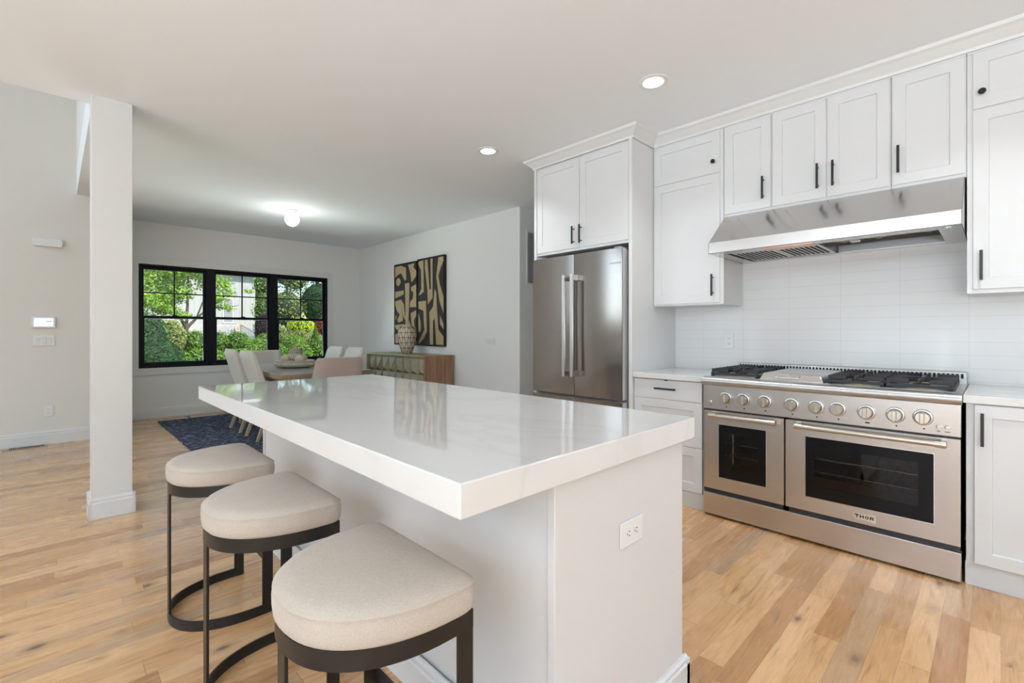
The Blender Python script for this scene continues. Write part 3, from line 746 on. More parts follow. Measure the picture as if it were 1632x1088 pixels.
# ------------------------------------------------------------------ range hood
r = thing('range_hood', 'wide stainless steel range hood over the gas range', 'range hood', (3.5, 0.724, 1.727))
HY0, HY1, HX = 0.114, 1.334, 3.12; zl, zt, ztop = 1.727, 1.797, 2.016
def sheet(b, pts, thick): b.extr(pts, thick)
b = MB()
P = lambda y: [(HX, y, zl), (HX, y, zt), (3.395, y, ztop), (KX-0.012, y, ztop), (KX-0.012, y, zl)]
for y0, y1 in ((HY0, HY0+0.002), (HY1-0.002, HY1)): b.loft([P(y0), P(y1)])
b.box(HX, HX+0.002, HY0, HY1, zl, zt)
b.extr([(HX, HY0, zt), (3.395, HY0, ztop), (3.395, HY0, ztop-0.002), (HX+0.002, HY0, zt-0.002)], (0, HY1-HY0, 0))
b.box(3.395, KX-0.012, HY0, HY1, ztop-0.002, ztop)
b.box(HX, HX+0.10, HY0, HY1, zl, zl+0.002); b.box(3.70, KX-0.012, HY0, HY1, zl, zl+0.002)
b.box(HX+0.10, 3.70, HY1-0.08, HY1, zl, zl+0.002); b.box(HX+0.10, 3.70, HY0, HY0+0.09, zl, zl+0.002)
b.build('hood_shell', 'steelhood', r)
b = MB(); b.box(3.22, 3.70, HY0+0.09, HY1-0.08, zl+0.09, zl+0.10); b.build('inner_pan', 'dark', r)
b = MB(); b.box(3.22, 3.235, HY0+0.09, 0.72, zl+0.002, zl+0.045); b.build('pan_edge', 'steel', r); MB().box(3.685, 3.70, HY0+0.09, 0.72, zl+0.002, zl+0.045).build('pan_edge', 'steel', r)
for (ya, yb) in ((0.985, 1.235), (0.735, 0.98)):
    b = MB(); b.box(3.225, 3.695, ya, yb, zl+0.004, zl+0.012); f = b.build('baffle_filter', 'steeltop', r)
    b = MB(); n = 8
    for i in range(n):
        y = ya+0.03+(yb-ya-0.055)*i/(n-1); b.box(3.29, 3.65, y-0.007, y+0.007, zl+0.0025, zl+0.004)
    b.build('filter_slots', 'dark', f)
b = MB(); b.box(3.16, 3.27, 0.745, 1.02, zl-0.003, zl+0.001); cp = b.build('control_strip', 'copper', r)
for i in range(6):
    y = 0.80+0.035*i; b = MB(); b.cyl((3.205, y, zl-0.003), (3.205, y, zl-0.006), 0.006, n=12); b.build('button', 'chrome', cp)
b = MB(); b.tube([(3.3, 0.70, zl+0.03), (3.36, 0.62, zl+0.02), (3.30, 0.55, zl+0.05), (3.42, 0.47, zl+0.03), (3.36, 0.38, zl+0.06), (3.45, 0.25, zl+0.04)], 0.012)
b.build('wiring', 'rubber', r, smooth=True)
b = MB()
for x, y in ((3.40, 0.50), (3.33, 0.44), (3.50, 0.60)): b.box(x-0.03, x+0.03, y-0.025, y+0.025, zl+0.03, zl+0.08)
b.build('motor_box', 'plastic', r, 0.006)
for y in (0.17, 1.285):
    b = MB(); b.lathe((3.17 if y > 1 else 3.19, y if y > 1 else y, zl), [(0.020, -0.002), (0.020, 0.001)], 20); b.build('hood_light', 'label', r)

# ------------------------------------------------------------------ kitchen island
IX0, IX1, IY0, IY1 = 0.885, 1.555, 0.755, 3.0
r = thing('kitchen_island', 'white kitchen island base with paneled sides under the quartz top', 'kitchen island', ((IX0+IX1)/2, 1.9, 0))
MB().box(IX0+0.006, IX1-0.021, IY0+0.024, IY1-0.02, 0.0, 0.840).build('island_body', 'cab', r)
MB().box(IX0-0.004, IX1, IY0, IY0+0.024, 0.0, 0.840).build('end_panel', 'cab', r, 0.0015)
MB().box(IX0-0.004, IX1, IY1-0.02, IY1, 0.0, 0.840).build('end_panel', 'cab', r, 0.0015)
for a, c in ((0.785, 1.51), (1.514, 2.24), (2.244, 2.975)):
    d = shaker(r, IX1, a, c, 0.115, 0.83, sgn=-1); bar_v(d, IX1, a+0.04, 0.64, 0.79, sgn=-1)
b = MB(); base_profile(b, (IX0-0.022, IY0), (IX1+0.018, IY0), (0, -1), 0.095, 0.018); base_profile(b, (IX0-0.004, IY0-0.018), (IX0-0.004, IY1+0.018), (-1, 0), 0.125, 0.018)
base_profile(b, (IX0-0.022, IY1), (IX1, IY1), (0, 1), 0.125, 0.018); b.box(IX1, IX1+0.018, IY0-0.018, IY0+0.05, 0, 0.088)
b.build('baseboard', 'cab', r)
b = MB(); b.box(0.567, 1.592, 0.727, 3.035, 0.842, 0.9137)
tag(b.build('island_countertop', 'quartz', bevel=0.0035, seg=3), 'thick white quartz countertop overhanging the stools', 'countertop')

# outlets and switches: plate centre c, outward normal n, width w, height h
def plate(name, label, cat, c, n, w, h, kind):
    c = Vector(c); n = Vector(n); u = Vector((0, 0, 1)).cross(n); v = Vector((0, 0, 1))
    r = thing(name, label, cat, c)
    def rect(cu, cv, ww, hh, d0, d1, nm, m, par, bev=0.0):
        q = [c+u*(cu+sx*ww/2)+v*(cv+sy*hh/2)+n*d0 for sx, sy in ((-1, -1), (1, -1), (1, 1), (-1, 1))]
        b = MB(); b.extr(q, n*(d1-d0)); return b.build(nm, m, par, bev)
    rect(0, 0, w, h, 0, 0.006, 'cover_plate', 'plastic', r, 0.002)
    if kind in ('outlet', 'outlet_h'):
        for s in (-1, 1):
            cu, cv = (0, s*0.020) if kind == 'outlet' else (s*0.020, 0)
            f = rect(cu, cv, 0.028, 0.026, 0.006, 0.0075, 'receptacle', 'plastic', r, 0.001)
            for k in (-1, 1):
                du, dv = (k*0.006, 0.002) if kind == 'outlet' else (0.002, k*0.006)
                ww, hh = (0.0022, 0.009) if kind == 'outlet' else (0.009, 0.0022)
                rect(cu+du, cv+dv, ww, hh, 0.0074, 0.0078, 'slot', 'slot', f)
            du, dv = (0, -0.008) if kind == 'outlet' else (-0.008, 0)
            rect(cu+du, cv+dv, 0.004, 0.004, 0.0074, 0.0078, 'slot', 'slot', f)
    else:
        k = int(kind[-1])
        for i in range(k):
            rect((i-(k-1)/2)*0.046, 0, 0.033, 0.066, 0.006, 0.010, 'rocker', 'trim', r, 0.002)
    return r
plate('power_outlet', 'white outlet on the tiled backsplash left of the range', 'outlet', (KX-0.0102, 1.453, 1.139), (-1, 0, 0), 0.072, 0.115, 'outlet')
plate('power_outlet', 'sideways white outlet on the end of the island', 'outlet', (1.224, IY0-0.0002, 0.621), (0, -1, 0), 0.118, 0.074, 'outlet_h')
plate('power_outlet', 'white outlet low on the foyer wall', 'outlet', (-0.039, FY-0.0002, 0.352), (0, -1, 0), 0.072, 0.115, 'outlet')
plate('light_switch', 'three rocker switch plate under the lit thermostat', 'light switch', (-0.073, FY-0.0002, 1.115), (0, -1, 0), 0.165, 0.115, 'rocker3')
plate('light_switch', 'white switch plate on the wall right of the pictures', 'light switch', (AX-0.0002, 4.60, 1.09), (-1, 0, 0), 0.20, 0.115, 'rocker4')
r = thing('thermostat', 'wall mounted lit touch panel above the foyer switches', 'touch panel', (-0.074, FY, 1.31))
MB().box(-0.166, 0.019, FY-0.022, FY, 1.250, 1.372).build('panel_case', 'plastic', r, 0.006)
scr = MB().box(-0.148, 0.000, FY-0.0235, FY-0.022, 1.268, 1.355).build('screen', 'screen', r)
MB().box(-0.055, -0.012, FY-0.0242, FY-0.0235, 1.317, 1.325).build('screen_text', 'rubber', scr)
b = MB(); out = []
for cx_, cz_, a0 in ((0.052, 2.147, -PI/2), (0.052, 2.193, 0), (-0.135, 2.193, PI/2), (-0.135, 2.147, PI)):
    for k in range(5): a = a0+PI/2*k/4; out.append((cx_+0.022*math.cos(a), FY, cz_+0.022*math.sin(a)))
b.extr(out, (0, -0.045, 0)); r = tag(b.build('door_chime', 'plastic', bevel=0.006), 'white rounded door chime box high on the foyer wall', 'door chime')
# floor register
r = thing('floor_register', 'brown slotted floor register by the foyer baseboard', 'floor vent', (-0.2, 7.05, 0))
MB().box(-0.37, -0.045, 6.955, 7.115, 0.0, 0.004).build('register_frame', 'legwood', r)
b = MB()
for i in range(18): x = -0.325+i*0.0145; b.box(x, x+0.009, 6.99, 7.10, 0.004, 0.0048)
b.build('register_slots', 'dark', r)
# return air grille
r = thing('return_air_grille', 'white framed louvered return air grille at the hall corner', 'air vent', (4.36, 4.056, 2.13))
b = MB(); x0, x1, z0, z1 = 4.19, 4.56, 1.79, 2.47; w = 0.028; Yg = 4.056
b.box(x0, x1, Yg-0.012, Yg, z0, z0+w); b.box(x0, x1, Yg-0.012, Yg, z1-w, z1); b.box(x0, x0+w, Yg-0.012, Yg, z0+w, z1-w); b.box(x1-w, x1, Yg-0.012, Yg, z0+w, z1-w)
b.build('grille_frame', 'trim', r, 0.002)
b = MB(); z = z0+w
while z < z1-w-0.01: b.extr([(x0+w, Yg-0.009, z), (x0+w, Yg-0.002, z+0.010), (x0+w, Yg-0.0005, z+0.010), (x0+w, Yg-0.0075, z)], (x1-x0-2*w, 0, 0)); z += 0.0125
b.build('louver', 'greymetal' if 'greymetal' in M else 'rubber', r)

# ------------------------------------------------------------------ ceiling lights
def downlight(x, y, label, on=5):
    r = thing('recessed_downlight', label, 'ceiling light', (x, y, CEIL), 'recessed downlights')
    b = MB(); b.lathe((x, y, CEIL), [(0.052, -0.001), (0.056, -0.006), (0.074, -0.008), (0.088, -0.004), (0.088, 0.0)], 40); b.build('trim_ring', 'plastic', r, smooth=True, angle=50)
    b = MB(); b.lathe((x, y, CEIL), [(0.058, -0.0055), (0.058, -0.009)], 36); b.build('lens', 'lampglow', r)
    light('downlight_and_fill', 'AREA', (x, y, CEIL-0.012), on, (0.90, 0.95, 1.0), (0, 0, -1), shape='DISK', size=0.12, spread=math.radians(112))
downlight(2.631, 1.464, 'recessed downlight nearest the range hood')
downlight(2.634, 2.996, 'recessed downlight near the refrigerator, the smaller looking one')
for x, y, e in ((2.63, -0.1, 7), (2.63, -1.7, 5), (0.4, -1.6, 3), (0.4, -3.2, 8), (-1.6, -1.4, 20), (-1.6, -3.2, 24), (-3.4, -1.2, 24), (-2.4, 1.4, 9), (-2.6, 3.2, 20)):  # first two continue the row; the rest are unseen fill added for brightness
    light('downlight_and_fill', 'AREA', (x, y, CEIL-0.012), e, (0.86, 0.93, 1.0), (0, 0, -1), shape='DISK', size=0.12, spread=math.radians(112))
LX, LY = 2.15, 6.17
r = thing('flush_mount_light', 'round glowing globe light on the dining room ceiling', 'ceiling light', (LX, LY, CEIL))
b = MB(); b.lathe((LX, LY, CEIL), [(0.062, 0), (0.062, -0.014), (0.050, -0.020), (0.046, -0.045), (0.040, -0.047)], 32); b.build('canopy', 'plastic', r, smooth=True, angle=40)
b = MB(); b.sphere((LX, LY, CEIL-0.120), 0.085); b.build('glass_globe', 'globeglow', r, smooth=True)
light('globe_bulb', 'POINT', (LX, LY, CEIL-0.23), 7, (0.97, 0.97, 0.95), shadow_soft_size=0.06)

# ------------------------------------------------------------------ counter stools
def d_outline(back, front, hw, n=36, rc=0.0, inset=0.0, ex=2.25, straight=0.05):
    """D shape: flat side at x=back, curved nose at x=front (front<back); open list from back/-hw round the nose to back/+hw"""
    bk, fr, w = back-inset, front+inset, hw-inset
    xs = bk-straight; P = []
    if rc > 0:
        for k in range(5): a = PI/2*k/4; P.append((bk-rc+rc*math.cos(a), -w+rc-rc*math.sin(a)))
    else: P.append((bk, -w))
    for i in range(n+1):
        a = PI*i/n; c, s = -math.cos(a), math.sin(a)
        P.append((xs-(xs-fr)*abs(s)**(2/ex), w*math.copysign(abs(c)**(2/ex), c)))
    if rc > 0:
        for k in range(5): a = PI/2*k/4; P.append((bk-rc+rc*math.sin(a), w-rc+rc*math.cos(a)))
    else: P.append((bk, w))
    out = [P[0]]
    for p in P[1:]:
        if math.hypot(p[0]-out[-1][0], p[1]-out[-1][1]) > 1e-4: out.append(p)
    return out
def make_stool():
    r = thing('counter_stool', 'x', 'stool')
    bk, fr, hw = 0.168, -0.172, 0.222
    # cushion
    b = MB(); rings = []
    for ins, z in ((0.012, 0.580), (0.002, 0.5825), (-0.004, 0.590), (-0.006, 0.606), (-0.0065, 0.630), (-0.004, 0.6405), (-0.0055, 0.6425), (-0.0055, 0.6455), (-0.003, 0.6470), (0.000, 0.6490), (0.006, 0.6545), (0.016, 0.6590), (0.035, 0.6635), (0.07, 0.667), (0.12, 0.669)):
        o = d_outline(bk+0.006, fr, hw+0.006, rc=max(0.034-ins*0.25, 0.006), inset=ins)
        rings.append([(x, y, z) for x, y in o])
    m_ = min(len(q) for q in rings); rings = [q[:] for q in rings if len(q) == m_] if any(len(q) != m_ for q in rings) else rings
    b.loft(rings); b.build('seat_cushion', 'linen', r, smooth=True, angle=60)
    def band(closed, z0, z1, t=0.007):
        b = MB(); o = d_outline(bk, fr, hw, straight=0.06); i_ = d_outline(bk, fr, hw, inset=t, straight=0.06-t)
        if not closed: i_ = d_outline(bk, fr, hw, inset=t, straight=0.06-t); i_[0] = (bk, i_[0][1]); i_[-1] = (bk, i_[-1][1])
        k = min(len(o), len(i_)); o, i_ = o[:k], i_[:k]
        R = [[(o[j][0], o[j][1], z0), (o[j][0], o[j][1], z1), (i_[j][0], i_[j][1], z1), (i_[j][0], i_[j][1], z0)] for j in range(k)]
        if closed: R.append(R[0]); b.loft(R, False, False)
        else: b.loft(R)
        return b
    band(True, 0.540, 0.582).build('apron', 'bronze', r, smooth=True, angle=50)
    band(False, 0.0, 0.040).build('floor_ring', 'bronze', r, smooth=True, angle=50)
    for s in (-1, 1):
        y0, y1 = sorted((s*hw, s*(hw-0.008)))
        MB().box(bk-0.042, bk, y0, y1, 0.040, 0.540).build('leg', 'bronze', r, 0.001)
    MB().box(fr, fr+0.008, -0.021, 0.021, 0.040, 0.540).build('leg', 'bronze', r, 0.001)
    MB().box(bk-0.010, bk, -hw+0.008, hw-0.008, 0.188, 0.230).build('footrest', 'bronze', r, 0.001)
    return r
proto = make_stool()
for i, (x, y, lab, a) in enumerate(((0.515, 1.050, 'beige counter stool nearest the camera, largest in the picture', 0.0),
                                 (0.515, 1.745, 'beige counter stool in the middle of the three at the island', 0.0),
                                 (0.515, 2.410, 'beige counter stool farthest from the camera, next to the rug', 0.0))):
    o = proto if i == 0 else copy_tree(proto)
    o.location = (x, y, 0); o.rotation_euler.z = a
    tag(o, lab, 'stool', 'counter stools along the island')

# ------------------------------------------------------------------ dining area
b = MB(); nx, ny = 60, 80; rx0, rx1, ry0, ry1 = 1.0, 3.42, 4.55, 7.83
random.seed(3)
def rugpt(i, j, z):
    x = rx0+(rx1-rx0)*i/nx; y = ry0+(ry1-ry0)*j/ny
    if i in (0, nx): x += random.uniform(-0.008, 0.008)
    if j in (0, ny): y += random.uniform(-0.008, 0.008)
    return (x, y, z+(random.uniform(-0.0012, 0.0012)))
G = [[b.bm.verts.new(rugpt(i, j, 0.010)) for j in range(ny+1)] for i in range(nx+1)]
for i in range(nx):
    for j in range(ny): b.bm.faces.new((G[i][j], G[i+1][j], G[i+1][j+1], G[i][j+1]))
edge = [G[i][0] for i in range(nx+1)]+[G[nx][j] for j in range(1, ny+1)]+[G[i][ny] for i in range(nx-1, -1, -1)]+[G[0][j] for j in range(ny-1, 0, -1)]
low = [b.bm.verts.new((v.co.x, v.co.y, 0)) for v in edge]
for k in range(len(edge)): k2 = (k+1) % len(edge); b.bm.faces.new((edge[k], edge[k2], low[k2], low[k]))
rr = thing('area_rug', 'dark blue woven rug under the dining table', 'rug', (2.2, 6.2, 0))
b.build('rug_field', 'rug', rr)
b = MB(); random.seed(5)
for k in range(150):
    x = rx0+(rx1-rx0)*k/150+random.uniform(-0.004, 0.004)
    for yy, s in ((ry1, 1), (ry0, -1)):
        l = random.uniform(0.02, 0.05); b.tube([(x, yy-s*0.005, 0.008), (x+random.uniform(-0.01, 0.01), yy+s*l*0.5, 0.006), (x+random.uniform(-0.02, 0.02), yy+s*l, 0.004)], [0.003, 0.0025, 0.001], 5)
for k in range(6):
    a = random.uniform(0.2, 2.9); l = random.uniform(0.04, 0.09)
    b.tube([(1.36, 7.83, 0.008), (1.36+math.cos(a)*l*0.5, 7.85+abs(math.sin(a))*l*0.3, 0.03), (1.36+math.cos(a)*l, 7.86+math.sin(a)*l*0.5, random.uniform(0.01, 0.07))], [0.004, 0.003, 0.001], 5)
o = b.build('fringe', 'rug', rr); o['kind'] = 'stuff'

TX0, TX1, TY0, TY1 = 1.706, 2.72, 5.21, 7.22
r = thing('dining_table', 'rectangular brown wood dining table on the blue rug', 'table', (2.21, 6.2, 0.010))
MB().box(TX0, TX1, TY0, TY1, 0.750, 0.76).build('tabletop', 'tabletop', r, 0.003)
MB().box(TX0+0.001, TX1-0.001, TY0+0.001, TY1-0.001, 0.705, 0.750).build('table_edge', 'tablewood', r, 0.002)
MB().box(TX0+0.06, TX1-0.06, TY0+0.06, TY1-0.06, 0.645, 0.705).build('apron', 'tablewood', r, 0.002)
for x in (TX0+0.09, TX1-0.09):
    for y in (TY0+0.30, TY1-0.30): MB().box(x-0.045, x+0.045, y-0.045, y+0.045, 0.010, 0.645).build('leg', 'tablewood', r, 0.003)
nt, nn, L, b_ = nodes(M['tablewood']); b_.inputs['Roughness'].default_value = 0.28

def rounded_slab(b, w, z0, z1, y_of, thick, rcorner=0.03, nz=10, wt=None):
    """upholstered back: width along x (wt = width at the top), rises z0..z1, y_of(z) = front face y, thickness towards +y"""
    rings = []
    for k in range(nz+1):
        t = k/nz; z = z0+(z1-z0)*t; ww = w/2+((wt or w)-w)/2*t
        e = 1.0
        d = (z1-z)
        if d < rcorner: e = math.sqrt(max(0, 1-((rcorner-d)/rcorner)**2))
        yy = y_of(z); th = thick*(1-0.25*t)
        c = yy+th/2; hh = th/2*max(e, 0.25); rr_ = min(hh*0.9, 0.02)
        xx = ww-(1-e)*rcorner*0.6
        P = []
        for sx, sy, a0 in ((1, -1, -PI/2), (1, 1, 0), (-1, 1, PI/2), (-1, -1, PI)):
            for m_ in range(4):
                a = a0+PI/2*m_/3; P.append((sx*(xx-rr_)+rr_*math.cos(a), c+sy*(hh-rr_)+rr_*math.sin(a), z))
        rings.append(P)
    b.loft(rings)
def make_side_chair():
    # origin between the legs on the floor, sitter faces -y, back at +y
    r = thing('dining_chair', 'x', 'chair')
    b = MB(); rounded_slab(b, 0.45, 0.36, 0.99, lambda z: 0.10+max(0, z-0.42)*0.33, 0.085, 0.035, 12); b.build('backrest', 'cream', r, smooth=True, angle=50)
    b = MB(); b.box(-0.235, 0.235, -0.27, 0.16, 0.37, 0.475); b.build('seat', 'cream', r, 0.025, 4)
    for sx in (-1, 1):
        for y0, y1 in ((-0.235, -0.25), (0.13, 0.265)):
            b = MB(); q = lambda cx_, cy_, h_, z: [(cx_-h_, cy_-h_, z), (cx_+h_, cy_-h_, z), (cx_+h_, cy_+h_, z), (cx_-h_, cy_+h_, z)]
            b.loft([q(sx*0.205, y1, 0.015, 0.0), q(sx*0.205, y0, 0.024, 0.375)]); b.build('leg', 'legwood', r, 0.002)
    return r
side = make_side_chair()
SPOTS = [(1.555, 6.47, PI/2, 'cream leather dining chair left of the table, the one nearer the window'),
         (1.555, 5.81, PI/2, 'cream leather dining chair left of the table, the one nearer the stools'),
         (2.835, 6.62, -PI/2, 'cream leather dining chair right of the table, the one nearer the window'),
         (2.835, 6.02, -PI/2, 'cream leather dining chair right of the table, the one nearer the sideboard')]
for i, (x, y, rz, lab) in enumerate(SPOTS):
    o = side if i == 0 else copy_tree(side)
    o.location = (1.854 if rz > 0 else 2.600, y, 0.010); o.rotation_euler.z = rz
    tag(o, lab, 'chair', 'cream dining chairs at the table sides')
def make_host(m, label, loc, rz):
    r = thing('armchair', label, 'chair')
    b = MB()
    # curved wrap-around back
    n = 18; outer = []; inner = []
    for k in range(n+1):
        a = PI*k/n; outer.append((0.27*math.copysign(abs(math.cos(a))**0.3, math.cos(a)), 0.30*abs(math.sin(a))**0.3)); inner.append((0.215*math.copysign(abs(math.cos(a))**0.3, math.cos(a)), 0.24*abs(math.sin(a))**0.3))
    def top(k): a = PI*k/n; return 0.66+0.265*min(1, (abs(math.sin(a))*1.9)**1.5)
    R = []
    for k in range(n+1):
        (ox, oy), (ix, iy) = outer[k], inner[k]; zt = top(k)
        ox2, oy2 = ox*1.0, oy+0.04*math.sin(PI*k/n)
        R.append([(ox, oy, 0.36), (ox2, oy2, zt-0.02), (ox2*0.97, oy2*0.985, zt-0.004), ((ox2+ix)/2, (oy2+iy)/2, zt), (ix*1.03, iy*1.02+0.02*math.sin(PI*k/n), zt-0.006), (ix, iy+0.015, zt-0.03), (ix, iy, 0.36)])
    b.loft(R); b.build('backrest', m, r, smooth=True, angle=60)
    b = MB(); b.box(-0.245, 0.245, -0.28, 0.235, 0.34, 0.48); b.build('seat', m, r, 0.025, 4)
    for sx in (-1, 1):
        for y in (-0.23, 0.22):
            b = MB(); b.cyl((sx*0.22, y*1.05, 0), (sx*0.20, y, 0.36), 0.014, 0.022, 12); b.build('leg', 'legwood', r)
    r.location = loc; r.rotation_euler.z = rz; return r
make_host('greige', 'pale upholstered armchair at the window end of the table', (2.21, 7.30, 0.010), 0)
make_host('pinkbeige', 'taupe woven armchair at the near end of the table', (2.20, 5.18, 0.010), PI)

# bowl centrepiece
bx_, by_ = 2.19, 6.17
b = MB(); n = 72; rings = []
for rr_, h in ((0.13, 0), (0.20, 0.012), (0.236, 0.038), (0.238, 0.055), (0.222, 0.072), (0.232, 0.086), (0.226, 0.092), (0.205, 0.082), (0.15, 0.05), (0.02, 0.035)):
    sc_ = 0.035 if 0.01 < h < 0.07 and rr_ > 0.18 else 0.0
    rings.append([(bx_+(rr_*(1+sc_*abs(math.sin(12*2*PI*i/n))))*math.cos(2*PI*i/n), by_+(rr_*(1+sc_*abs(math.sin(12*2*PI*i/n))))*math.sin(2*PI*i/n), 0.760+h) for i in range(n)])
b.loft(rings); tag(b.build('wooden_bowl', 'bleached', smooth=True, angle=50), 'shallow scalloped wooden bowl on the dining table', 'bowl')
for k, (dx, dy, dz, rr_, lab) in enumerate(((-0.10, 0.05, 0.105, 0.058, 'carved wooden ball at the left side of the bowl'), (0.02, -0.10, 0.10, 0.058, 'carved wooden ball at the front of the bowl'), (0.10, 0.03, 0.105, 0.056, 'carved wooden ball at the right side of the bowl'))):
    b = MB(); nn_ = 40; m_ = 16; rings = []
    for t in range(m_+1):
        th = 0.03+(PI-0.06)*t/m_
        rings.append([(bx_+dx+rr_*math.sin(th)*math.cos(2*PI*i/nn_)*(1+0.04*math.cos(8*2*PI*i/nn_)), by_+dy+rr_*math.sin(th)*math.sin(2*PI*i/nn_)*(1+0.04*math.cos(8*2*PI*i/nn_)), 0.76+dz-rr_*math.cos(th)) for i in range(nn_)])
    b.loft(rings); tag(b.build('decorative_ball', 'bleached', smooth=True, angle=60), lab, 'decorative ball', 'wooden balls in the bowl')
r = thing('decorative_ball', 'large slotted wooden ball on top of the others in the bowl', 'decorative ball', (bx_, by_, 0.86), 'wooden balls in the bowl')
b = MB(); b.sphere((bx_, by_+0.01, 0.925), 0.086); bl = b.build('ball_body', 'bleached', r, smooth=True)
b = MB(); cc = Vector((bx_, by_+0.01, 0.925))
for j, th in enumerate((0.42, 0.72, 1.02, 1.32)):
    for i in range(22):
        a = 2*PI*i/22; d_ = Vector((math.sin(th)*math.cos(a), math.sin(th)*math.sin(a), math.cos(th)))
        t1 = Vector((-math.sin(a), math.cos(a), 0)); t2 = d_.cross(t1); p = cc+d_*0.0853; w = 0.0045*math.sin(th)+0.001
        q = [p+t1*w*sx+t2*0.0085*sy for sx, sy in ((-1, -1), (1, -1), (1, 1), (-1, 1))]; b.extr(q, d_*0.0012)
b.build('ball_slots', 'vaseline', bl)

# sideboard
SX0, SX1, SY0, SY1, SZ0, SZ1 = 3.567, 4.055, 5.349, 6.985, 0.14, 0.882
r = thing('sideboard', 'low sideboard with sage faceted doors and walnut ends below the pictures', 'sideboard', (3.81, 6.17, 0))
b = MB(); b.box(SX0+0.05, SX1, SY0+0.025, SY1-0.025, SZ0, SZ1-0.022); b.build('sideboard_body', 'walnut', r)
MB().box(SX0, SX1, SY0+0.02, SY1, SZ1-0.022, SZ1).build('top_panel', 'sage', r, 0.002)
MB().box(SX0, SX1, SY0, SY0+0.024, SZ0, SZ1-0.001).build('end_panel', 'walnut', r, 0.002)
MB().box(SX0, SX1, SY1-0.024, SY1, SZ0, SZ1-0.023).build('end_panel', 'sage', r, 0.002)
cols, rows = 8, 3; w = (SY1-SY0-0.05)/cols; h = (SZ1-0.024-SZ0)/rows
for dd_ in range(4):
    b = MB()
    for c_ in (dd_*2, dd_*2+1):
        for q in range(rows):
            y0 = SY0+0.025+c_*w; y1 = y0+w; z0 = SZ0+q*h; z1 = z0+h; g = 0.001
            B = [(SX0+0.050, y0+g, z0+g), (SX0+0.050, y1-g, z0+g), (SX0+0.050, y1-g, z1-g), (SX0+0.050, y0+g, z1-g)]
            # faceted pyramid, apex off centre alternating
            ap = (SX0-0.004, y0+w*(0.32 if c_ % 2 else 0.36), z0+h*0.20)
            vs = [b.bm.verts.new(p) for p in B]; va = b.bm.verts.new(ap)
            for i in range(4): b.bm.faces.new((vs[i], vs[(i+1) % 4], va))
            b.bm.faces.new(vs[::-1])
    o = b.build('faceted_door', 'sage', r)
for x in (SX0+0.06, SX1-0.06):
    for y in (SY0+0.08, SY1-0.08): MB().cyl((x, y, 0), (x, y, SZ0), 0.014, 0.02, 12).build('leg', 'walnut', r)
# vase
vx, vy, vz = 3.80, 6.16, SZ1
prof = [(0.060, 0), (0.070, 0.004), (0.105, 0.10), (0.125, 0.18), (0.138, 0.26), (0.140, 0.30), (0.132, 0.345), (0.112, 0.385), (0.080, 0.41), (0.058, 0.425), (0.058, 0.432), (0.05, 0.430)]
r = thing('vase', 'tall cream vase with dark triangle net pattern on the sideboard', 'vase', (vx, vy, vz))
b = MB(); b.lathe((vx, vy, vz), prof, 48); vb = b.build('vase_body', 'vase', r, smooth=True, angle=60)
def vr(h):
    for (ra, ha), (rb, hb) in zip(prof, prof[1:]):
        if ha <= h <= hb: return ra+(rb-ra)*(h-ha)/max(hb-ha, 1e-6)
    return prof[-1][0]
b = MB(); lv = [0.004, 0.085, 0.165, 0.24, 0.315, 0.385, 0.42]; nv = 10
def vp(h, k): a = 2*PI*k/nv; rr_ = vr(h)+0.0008; return Vector((vx+rr_*math.cos(a), vy+rr_*math.sin(a), vz+h))
for j, h in enumerate(lv[1:-1]): b.tube([vp(h, k*0.5) for k in range(nv*2+1)], 0.0042, 6)
for j in range(len(lv)-1):
    for k in range(nv):
        # alternating zigzag gives the stretched diamonds
        s0 = 0.30 if j % 2 == 0 else 0.0; s1 = 0.0 if j % 2 == 0 else 0.30
        for sg in (-1, 1): b.tube([vp(lv[j], k+sg*(0.25+ (s0-0.15))), vp((lv[j]+lv[j+1])/2, k+sg*0.25), vp(lv[j+1], k+sg*(0.25+(s1-0.15)))], 0.0038, 5)
b.build('vase_pattern', 'vaseline', vb)

# two canvases
def canvas(y0, y1, z0, z1, shapes, label):
    """y1 is the left side as seen from the room; shapes in (u,v) 0..1, u from left, v from top"""
    r = thing('painting', label, 'painting', (AX, (y0+y1)/2, z0), 'black and tan abstract canvases')
    T = 0.04; X = AX-T
    MB().box(X, AX-0.001, y0, y1, z0, z1).build('canvas_panel', 'canvas', r)
    b = MB(); f = 0.012
    b.box(X-0.006, X, y0, y0+f, z0, z1); b.box(X-0.006, X, y1-f, y1, z0, z1); b.box(X-0.006, X, y0+f, y1-f, z0, z0+f); b.box(X-0.006, X, y0+f, y1-f, z1-f, z1)
    b.build('frame', 'ebony', r)
    b = MB()
    for s in shapes:
        pts = [(X, y1-f-(y1-y0-2*f)*u, z1-f-(z1-z0-2*f)*v) for u, v in s]; b.extr(pts, (-0.0015, 0, 0))
    b.build('painted_shapes', 'tan', r)
circ = [(0.17+0.105*math.cos(2*PI*i/20), 0.215+0.05*math.sin(2*PI*i/20)) for i in range(20)]
